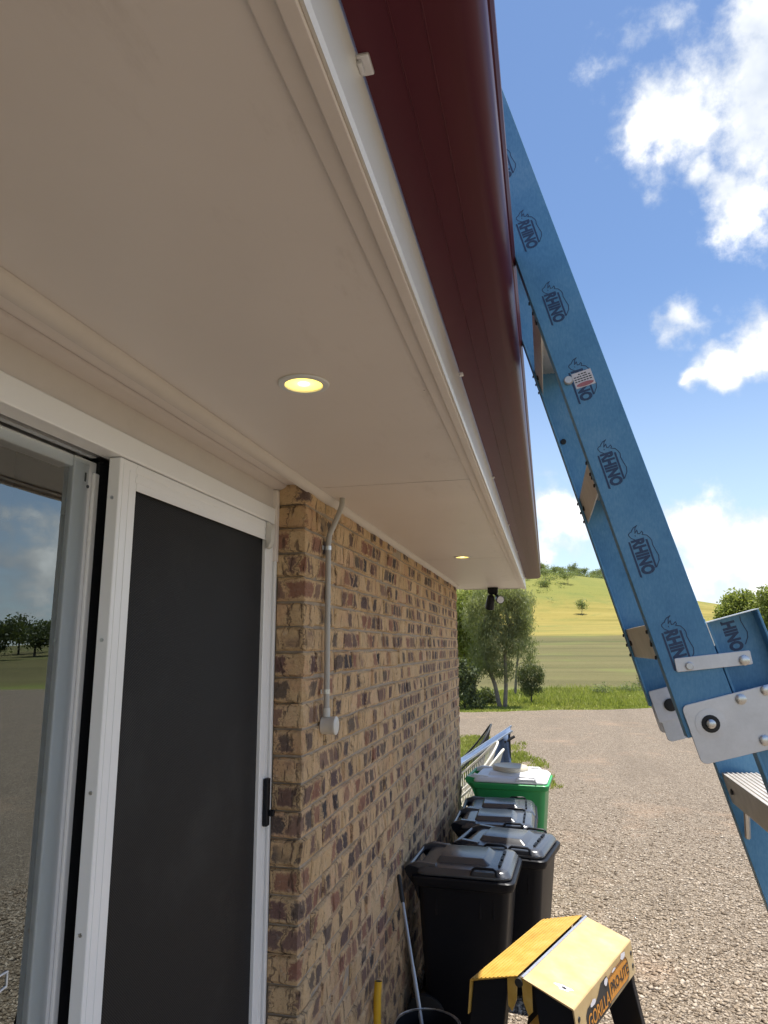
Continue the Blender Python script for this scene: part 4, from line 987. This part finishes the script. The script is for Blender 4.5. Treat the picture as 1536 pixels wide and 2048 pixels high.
# leaf litter along the wall foot
N = 2600; t = rng.random(N); yy = 3.0 + 3.6 * t; xx = WX + .02 + np.abs(rng.normal(0, .07, N)); L = .02 + .04 * rng.random(N); a = rng.random(N) * 6.28
dx = np.cos(a) * L; dy = np.sin(a) * L; zz_ = .008 + rng.random(N) * .035; ww = .003 + .004 * rng.random(N); tilt = rng.normal(0, .016, N)
V = np.stack([np.stack([xx - dx - dy * .12, yy - dy + dx * .12, zz_ - tilt], -1), np.stack([xx + dy * .16, yy - dx * .16, zz_], -1), np.stack([xx + dx, yy + dy, zz_ + tilt], -1), np.stack([xx - dy * .16, yy + dx * .16, zz_], -1)], 1)
tag(link('leaf_litter', quads_mesh('leaf_litter', V), 'dry_litter'), 'dry leaf litter along the foot of the brick wall', 'litter', kind='stuff')

# ------------------------------------------------------------------ string chairs and folded fabric chair
def string_chair(mat, frame, label, group):
    """egg-shaped hoop strung to a small seat ring, on three legs; local front = -x"""
    e = empty('string_chair', (0, 0, 0), 0, label, 'chair', group)
    hoop = []
    for k in range(44):
        a_ = 2 * math.pi * k / 44; u = .46 * math.cos(a_); wdt = .37 * (1 - .10 * math.cos(a_)) * math.sin(a_)
        hoop.append(Vector((.02 + u * .80, wdt, .74 + u * .64 + .05 * math.cos(2 * a_))))
    ringp = [Vector((-.02 + .12 * math.cos(2 * math.pi * k / 44), .11 * math.sin(2 * math.pi * k / 44), .27 + .03 * math.cos(2 * math.pi * k / 44))) for k in range(44)]
    MB().tube(hoop, .012, 8, closed=True).build('hoop', frame, e, inv=False, smooth=True)
    MB().tube(ringp, .008, 6, closed=True).build('seat_ring', frame, e, inv=False, smooth=True)
    st = MB()
    for k in range(44):
        for off in (0, .5):
            h0 = hoop[k].lerp(hoop[(k + 1) % 44], off); r0 = ringp[k].lerp(ringp[(k + 1) % 44], off)
            mid = h0.lerp(r0, .5) - Vector((0, 0, .03)); st.tube([h0, mid, r0], .0038, 4, cap=False)
    tag(st.build('strings', mat, e, inv=False), kind='stuff')
    for (x, y) in ((-.25, .24), (-.25, -.24), (.26, 0)):
        MB().tube([ringp[0].lerp(ringp[22], .5) + Vector((x * .4, y * .4, .0)), Vector((x, y, .012))], .009, 8).build('leg', frame, e, inv=False, smooth=True)
    return e
G2 = 'string chairs stored past the end of the wall'
ch = string_chair('white_string', 'white_string', 'white string lounge chair whose egg-shaped rim stands behind the bin lid', G2)
ch.location = (-.865, 7.55, -.208); ch.rotation_euler = (R(4), 0, R(-8))
c2 = copy_tree(ch); c2.location = (-.985, 8.15, YZ); c2.rotation_euler = (R(4), 0, R(6)); c2['label'] = 'white string lounge chair just behind the other white one'
bk_ch = string_chair('dark_string', 'dark_string', 'black string lounge chair behind the blue fabric', G2)
bk_ch.location = (-1.05, 9.6, YZ); bk_ch.rotation_euler = (R(3), R(-6), R(4))
bl_ch = string_chair('bluegrey_metal', 'bluegrey_metal', 'blue-grey string chair half hidden by the end of the brick wall', G2)
bl_ch.location = (-1.62, 9.2, YZ); bl_ch.rotation_euler = (0, R(10), R(150))
fc = empty('folding_chair', (-.86, 8.75, YZ + .1), R(4), 'folded blue fabric camp chair with steel tubes leaning among the string chairs', 'chair')
nu, nv = 12, 8; V = []; F = []
for j in range(nv + 1):
    for i in range(nu + 1):
        u, v = i / nu, j / nv; V.append((-.42 + .80 * u, -.24 + .48 * v, .55 + .50 * u - .06 * math.sin(math.pi * v) - .012 * math.sin(9 * u + 4 * v)))
for j in range(nv):
    for i in range(nu): k = j * (nu + 1) + i; F.append((k, k + 1, k + nu + 2, k + nu + 1))
me = bpy.data.meshes.new('seat_fabric'); me.from_pydata(V, [], F); me.update(); o = link('seat_fabric', me, 'blue_fabric', fc, smooth=True, inv=False); o.modifiers.new('solid', 'SOLIDIFY').thickness = .006
V = []; F = []
for j in range(10):
    for i in range(9):
        u, v = i / 8, j / 9; V.append((.12 + .25 * u + .012 * math.sin(7 * v + 5 * u), -.26 + .03 * math.sin(11 * u + 2 * v), .15 + (.72 + .16 * u) * v))
for j in range(9):
    for i in range(8): k = j * 9 + i; F.append((k, k + 1, k + 10, k + 9))
me = bpy.data.meshes.new('side_fabric'); me.from_pydata(V, [], F); me.update(); o = link('side_fabric', me, 'blue_fabric', fc, smooth=True, inv=False); o.modifiers.new('solid', 'SOLIDIFY').thickness = .006
for y in (-.255, .255):
    MB().tube([(-.45, y, .52), (.40, y, 1.06)], .013, 8).build('side_tube', 'steel_tube', fc, inv=False, smooth=True)
    MB().tube([(.36, y, 1.04), (.36, y * 1.04, -.09)], .011, 8).build('leg', 'rubber', fc, inv=False, smooth=True)
    MB().tube([(-.40, y, .55), (-.36, y * 1.04, -.09)], .011, 8).build('leg', 'steel_tube', fc, inv=False, smooth=True)
MB().tube([(.30, -.27, .93), (.42, -.27, 1.00)], .016, 8).build('arm_cap', 'rubber', fc, inv=False, smooth=True)

# ------------------------------------------------------------------ vegetation
def leaves(centers, per, spread, ln, wd, droop=.3, seed=1):
    rg = np.random.default_rng(seed); C = np.repeat(np.asarray(centers, float), per, 0); N = len(C)
    P = C + rg.normal(0, 1, (N, 3)) * np.asarray(spread)
    d = rg.normal(0, 1, (N, 3)); d[:, 2] -= droop * 2; d /= np.linalg.norm(d, axis=1)[:, None]
    s_ = np.cross(d, rg.normal(0, 1, (N, 3))); s_ /= np.linalg.norm(s_, axis=1)[:, None] + 1e-9
    L = ln * (.6 + .8 * rg.random((N, 1))); W_ = wd * (.6 + .8 * rg.random((N, 1)))
    return np.stack([P - d * L * .5, P + s_ * W_ * .5, P + d * L * .5, P - s_ * W_ * .5], 1)
def crown_points(blobs, n, rg, shell=.55):
    """clump centres near the skin of several ellipsoids (x, y, z, rx, ry, rz)"""
    out = []; wts = np.array([bb[3] * bb[5] for bb in blobs]); wts = wts / wts.sum()
    for bb, k in zip(blobs, (wts * n).astype(int) + 1):
        v = rg.normal(0, 1, (k, 3)); v /= np.linalg.norm(v, axis=1)[:, None]; r = shell + (1 - shell) * rg.random((k, 1)) ** .6
        out.append(np.array(bb[:3]) + v * r * np.array(bb[3:]))
    return np.concatenate(out)
def tree(name, loc, trunks, blobs, nclump, per, ln, wd, leaf, bark, label, group=None, droop=.4, spread=.12, seed=1, cat='tree'):
    e = empty(name, loc, 0, label, cat, group); rg = np.random.default_rng(seed); rp_ = random.Random(seed)
    C = crown_points(blobs, nclump, rg)
    tk = MB()
    for path, r0, r1 in trunks:
        n = len(path); tk.tube(path, [r0 + (r1 - r0) * i / (n - 1) for i in range(n)], 8)
    tops = [Vector(p) for path, _, _ in trunks for p in path[1:]]
    for bb in blobs:                    # limbs reaching into each part of the crown
        c = Vector(bb[:3]); t_ = min(tops, key=lambda q_: (q_ - c).length + (0.6 if q_.z > c.z else 0))
        mid = t_.lerp(c, .5) + Vector((rp_.uniform(-.1, .1), rp_.uniform(-.1, .1), rp_.uniform(.0, .15))) * max(bb[3], .3)
        r_ = trunks[0][2] * .75; tk.tube([t_, mid, c], [r_, r_ * .7, r_ * .35], 6)
        for _ in range(3):
            q_ = c + Vector((rp_.uniform(-1, 1) * bb[3], rp_.uniform(-1, 1) * bb[4], rp_.uniform(-.6, 1) * bb[5])) * .75; tk.tube([mid.lerp(c, .6), q_], [r_ * .4, r_ * .12], 5)
    tk.build('trunk', bark, e, inv=False, smooth=True)
    link('crown', quads_mesh('crown', leaves(C, per, spread, ln, wd, droop, seed)), leaf, e, inv=False)
    return e
def at(px, py, Y): d_ = ray(px, py); k = Y / d_.y; return Vector((d_.x * k, Y, CZ + d_.z * k))
# grove on the left, just past the gravel
def px_tree(name, px, Y, basepy, trunks_px, blobs_px, **k):
    """outline given in photo pixels, stood at its own distance Y"""
    b0 = at(px, basepy, Y); base = Vector((b0.x, Y, ground_z(b0.x, Y)))
    mpp = (at(px + 1, basepy, Y) - b0).length
    def cv(p, dy=0): return (at(p[0], p[1], Y) - base) + Vector((0, dy, 0))
    tr_ = []
    for path, r0, r1 in trunks_px:
        q_ = [cv(p) for p in path]; q_[0].z = -.05; tr_.append((q_, r0, r1))
    bl = []
    for (bx_, by_, rx, rz) in blobs_px:
        c = cv((bx_, by_), random.uniform(-.4, .4) * rx * mpp); bl.append((c.x, c.y, c.z, rx * mpp, rx * mpp * .9, rz * mpp))
    return tree(name, base, tr_, bl, **k)
px_tree('she_oak_tree', 1003, 26.2, 1416, [([(1000, 1418), (990, 1370), (972, 1320), (965, 1260), (975, 1215)], .085, .03), ([(1010, 1418), (1012, 1370), (1010, 1310), (1018, 1250), (1005, 1200)], .08, .03)],
        [(985, 1200, 48, 26), (1015, 1235, 42, 45), (960, 1245, 38, 45), (1030, 1285, 24, 32), (990, 1275, 34, 38), (965, 1320, 30, 30), (1010, 1190, 36, 22), (1040, 1205, 22, 22), (1000, 1335, 26, 24), (1045, 1250, 16, 22)],
        nclump=760, per=28, ln=.17, wd=.024, leaf='leaf_grey', bark='bark', droop=.75, spread=.11, seed=3, label='grey-green drooping tree with two pale trunks at the gravel edge')
px_tree('gum_tree', 945, 30, 1400, [([(948, 1402), (945, 1340), (952, 1280), (948, 1220)], .11, .04), ([(942, 1402), (930, 1330), (925, 1260)], .08, .03)],
        [(935, 1205, 36, 26), (965, 1195, 34, 24), (920, 1240, 34, 34), (950, 1255, 34, 34), (900, 1220, 40, 34), (925, 1295, 34, 34), (955, 1310, 26, 30), (890, 1280, 34, 40)],
        nclump=760, per=30, ln=.15, wd=.040, leaf='leaf_bright', bark='dark_bark', droop=.5, spread=.14, seed=5, label='sunlit yellow-green tree beside the end of the brick wall')
px_tree('sapling', 1062, 28, 1396, [([(1062, 1398), (1063, 1375), (1060, 1350)], .035, .015)], [(1050, 1362, 12, 26), (1073, 1362, 9, 24), (1062, 1342, 14, 14), (1080, 1352, 7, 18), (1060, 1375, 9, 18), (1043, 1350, 7, 14)],
        nclump=130, per=26, ln=.15, wd=.022, leaf='leaf_dark', bark='dark_bark', droop=.9, spread=.08, seed=9, label='small dark weeping sapling standing in the bright grass')
px_tree('she_oak_tree', 1035, 34, 1392, [([(1030, 1394), (1034, 1330), (1040, 1260)], .07, .025)], [(1040, 1235, 30, 34), (1052, 1290, 20, 26), (1048, 1200, 24, 20), (1062, 1320, 14, 14)],
        nclump=170, per=24, ln=.18, wd=.024, leaf='leaf_grey', bark='bark', droop=.75, spread=.12, seed=11, label='slimmer drooping tree behind the two-trunk one')
px_tree('shrub', 930, 25.2, 1420, [([(930, 1420), (928, 1390), (926, 1360)], .04, .02)], [(925, 1385, 24, 26), (938, 1355, 20, 24), (915, 1345, 22, 30), (950, 1405, 18, 14)],
        nclump=160, per=28, ln=.12, wd=.05, leaf='leaf_dark', bark='dark_bark', droop=.2, spread=.09, seed=13, label='dense dark green shrub against the end of the wall', cat='shrub')
px_tree('shrub', 972, 27.5, 1412, [([(972, 1414), (972, 1395)], .03, .02)], [(972, 1395, 14, 16), (985, 1400, 10, 12)],
        nclump=60, per=26, ln=.12, wd=.04, leaf='leaf_dark', bark='dark_bark', droop=.3, spread=.08, seed=14, label='low dark shrub beneath the drooping tree', cat='shrub')
# paddock shrubs
for i, (px, py, r, lab_) in enumerate(((1205, 1383, 15, 'low leafy weed clump in the verge below the lone hill tree'), (1262, 1380, 20, 'wider weed clump in the verge beside the ladder'), (1294, 1366, 13, 'dark bush partly hidden by the ladder hinge'))):
    Y = 36 + i * 1.5
    px_tree('shrub', px, Y, 1388, [([(px, 1388), (px, py)], .03, .015)], [(px, py, r, 6 + 2 * i), (px + r * .7, py + 3, r * .6, 5), (px - r * .6, py + 3, r * .5, 4)], nclump=60, per=18, ln=.14, wd=.03, leaf='leaf_far' if i < 2 else 'leaf_dark', bark='dark_bark', droop=-.3, spread=.16, seed=20 + i, label=lab_, cat='shrub', group='weeds and bushes in the verge')
# trees right of the ladder
px_tree('rain_tree', 1492, 62, 1330, [([(1488, 1340), (1490, 1290), (1488, 1250), (1484, 1225)], .20, .07)],
        [(1484, 1205, 34, 24), (1462, 1225, 26, 20), (1505, 1222, 26, 22), (1486, 1238, 38, 18), (1445, 1238, 14, 10)], nclump=330, per=24, ln=.30, wd=.14, leaf='leaf_bright', bark='dark_bark', droop=.1, spread=.22, seed=31, label='round airy tree crown right of the ladder, beside the taller trees')
px_tree('rain_tree', 1545, 55, 1335, [([(1545, 1340), (1546, 1290), (1542, 1230)], .22, .08)],
        [(1540, 1195, 26, 20), (1530, 1235, 30, 26), (1560, 1215, 30, 30), (1535, 1275, 30, 26), (1565, 1270, 30, 30)], nclump=330, per=24, ln=.28, wd=.12, leaf='leaf_bright', bark='dark_bark', droop=.2, spread=.22, seed=33, label='leafy tree at the right picture edge behind the ladder')
# trees on the hill
GH = 'scattered trees on the hill'
hill = [(1165, 1250, 330, 12, 15, .62, 'lone small tree standing in the golden pasture'),
        (1093, 1205, 395, 15, 15, .7, 'leafy tree low on the wooded side of the hill'), (1090, 1216, 385, 10, 7, .8, 'dark bush at the foot of the wooded hillside'),
        (1138, 1210, 395, 14, 12, .62, 'pale tree with a shaded foot on the hillside'), (1111, 1187, 425, 5, 8, .9, 'narrow dark conifer-shaped tree near the ridge'),
        (1126, 1198, 415, 4, 7, .8, 'thin reddish sapling between the hillside trees'), (1083, 1180, 425, 7, 10, .6, 'slim tree near the top left of the hill'),
        (1088, 1157, 448, 9, 9, .6, 'tree on the hilltop next to the gutter end'), (1117, 1162, 448, 12, 9, .55, 'spreading tree on the ridge nearest the summit'),
        (1128, 1168, 449, 10, 9, .55, 'second spreading ridge tree from the summit'), (1143, 1172, 450, 10, 12, .55, 'third ridge tree down from the summit'),
        (1160, 1180, 450, 10, 10, .6, 'bushy ridge tree above the lone pasture tree'), (1171, 1188, 450, 8, 10, .6, 'fifth ridge tree, just before the gap'),
        (1191, 1198, 452, 7, 9, .55, 'first tree after the gap in the ridge line'), (1205, 1203, 452, 9, 13, .55, 'tall tree after the gap on the ridge'), (1222, 1210, 452, 8, 10, .55, 'last ridge tree left of the ladder'),
        (1150, 1172, 451, 5, 15, .9, 'thin tall wispy tree rising over the ridge')]
for i, (px, py, Y, r, hgt, cl, lab_) in enumerate(hill):
    b0 = at(px, py, Y); x = b0.x; base = Vector((x, Y, ground_z(x, Y) - .1)); mpp = Y / FPX * 1.0
    H = hgt * 1.75 * mpp; rr_ = r * mpp; rp_ = random.Random(i)
    bl = [(rp_.uniform(-.5, .5) * rr_, rp_.uniform(-.4, .4) * rr_, H * (1 - cl * .5) + rp_.uniform(-.25, .25) * H * cl, rr_ * rp_.uniform(.45, .75), rr_ * .6, H * cl * rp_.uniform(.22, .4)) for _ in range(5)]
    tree('hill_tree', base, [([(0, 0, -.4), (rr_ * .06, 0, H * .4), (0, 0, H * .8)], .05 + H * .016, .03 + H * .006)], bl, 46, 14, .75, .30, 'leaf_far', 'bark', lab_, GH, .3, (.75, .75, .55), 40 + i)
# scrub along the crest, too far and too many to tell apart
rs = np.random.default_rng(77); C = []
for k in range(420):
    px = rs.uniform(1040, 1300); Y = 452 - abs(rs.normal(0, 1)) * (40 if px < 1130 else 9); x = at(px, 1200, Y).x
    h_ = rs.uniform(.6, 4.5 if Y > 440 else 2.6)
    for q_ in range(3): C.append((x + rs.normal(0, 1.0), Y + rs.normal(0, .8), ground_z(x, Y) + h_ * (.35 + .3 * q_)))
tag(link('hillside_scrub', quads_mesh('hillside_scrub', leaves(C, 9, (.8, .7, .45), .8, .34, .2, 78)), 'leaf_far'), 'grey-green scrub along the crest of the hill', 'scrub', kind='stuff')
# tree line across the paddock on the open side of the house (seen mirrored in the glass)
GT = 'tree line across the open paddock'
ORD = ['first', 'second', 'third', 'fourth', 'fifth', 'sixth', 'seventh', 'eighth', 'ninth', 'tenth']
for i, (bear, dist, h, r) in enumerate(((47.5, 74, 6.0, 3.4), (45.5, 92, 7.0, 3.8), (43.8, 64, 6.4, 3.6), (42.6, 88, 6.6, 3.6), (41.2, 76, 5.6, 3.2), (40.0, 92, 6.6, 3.4), (38.8, 84, 5.6, 3.2), (37.4, 95, 6.8, 3.6), (36.0, 82, 5.4, 3.0), (34.4, 96, 6.8, 3.6))):
    dist *= 1.55; x, y = dist * math.sin(R(bear)), dist * math.cos(R(bear))
    rp_ = random.Random(i + 90); bl = [(rp_.uniform(-.6, .6) * r, rp_.uniform(-.6, .6) * r, h * rp_.uniform(.45, .82), r * rp_.uniform(.45, .7), r * .6, h * .22) for _ in range(6)]
    tree('paddock_tree', (x, y, ground_z(x, y)), [([(0, 0, -.1), (.1, 0, h * .35), (0, .1, h * .7)], .2, .08)], bl, 120, 16, .5, .3, 'leaf_dark', 'dark_bark', 'dark paddock tree mirrored in the door glass, %s from the left there' % ORD[i], GT, .2, .4, 60 + i)
# grasses
def grass(name, pts, hgt, wd, label, lean=.35, seed=1):
    rg = np.random.default_rng(seed); P = np.asarray(pts, float); N = len(P); a = rg.random(N) * 6.283; h = hgt * (.45 + .9 * rg.random(N)) if np.isscalar(hgt) else hgt * (.45 + .9 * rg.random(N))
    w2 = wd * (.6 + .8 * rg.random(N)); sx_, sy_ = np.cos(a) * w2, np.sin(a) * w2; lx, ly = rg.normal(0, lean, N) * h, rg.normal(0, lean, N) * h
    V = np.stack([np.stack([P[:, 0] - sx_, P[:, 1] - sy_, P[:, 2]], -1), np.stack([P[:, 0] + sx_, P[:, 1] + sy_, P[:, 2]], -1), np.stack([P[:, 0] + sx_ * .25 + lx, P[:, 1] + sy_ * .25 + ly, P[:, 2] + h], -1), np.stack([P[:, 0] - sx_ * .25 + lx, P[:, 1] - sy_ * .25 + ly, P[:, 2] + h], -1)], 1)
    return tag(link(name, quads_mesh(name, V), 'grass_blade'), label, 'grass', kind='stuff')
pts = []; hh = []
while len(pts) < 52000:
    x = random.uniform(-9, 9); e_ = edge_y(x); t_ = random.random() ** 1.3; y = e_ - .05 + t_ * 15
    if y > 46: continue
    pts.append((x, y, ground_z(x, y) - .02)); hh.append(.04 + .19 * (.35 + 1.1 * random.random() ** 3) * min(1, (y - e_) / 2.2) * (.6 + .5 * noise2(x * .8, y * .6)))
grass('tall_grass', pts, np.array(hh), .022, 'bright green long grass along the far edge of the gravel', seed=2)
pts = []
while len(pts) < 24000:
    y = random.uniform(9.2, 17.5); xr = np.interp(y, [9.2, 10.2, 11.5, 13, 15, 16.5, 17.5], [-.55, .05, .12, -.08, -.32, -.75, -1.6]) + .16 * noise2(y * 3.1, 1.0)
    xr -= .22; x = xr + .25 - abs(random.gauss(0, 1)) * 1.5
    k_ = (x - (xr - .75)) / .95 + .35 * noise2(x * 5.3, y * 3.7) + .25 * noise2(x * 13.0, y * 9.0)
    if random.random() < k_ * 1.15: continue
    pts.append((x, y, YZ))
grass('lawn_patch', pts, .055, .012, 'short green grass patch beside the chairs on the gravel', .5, 4)
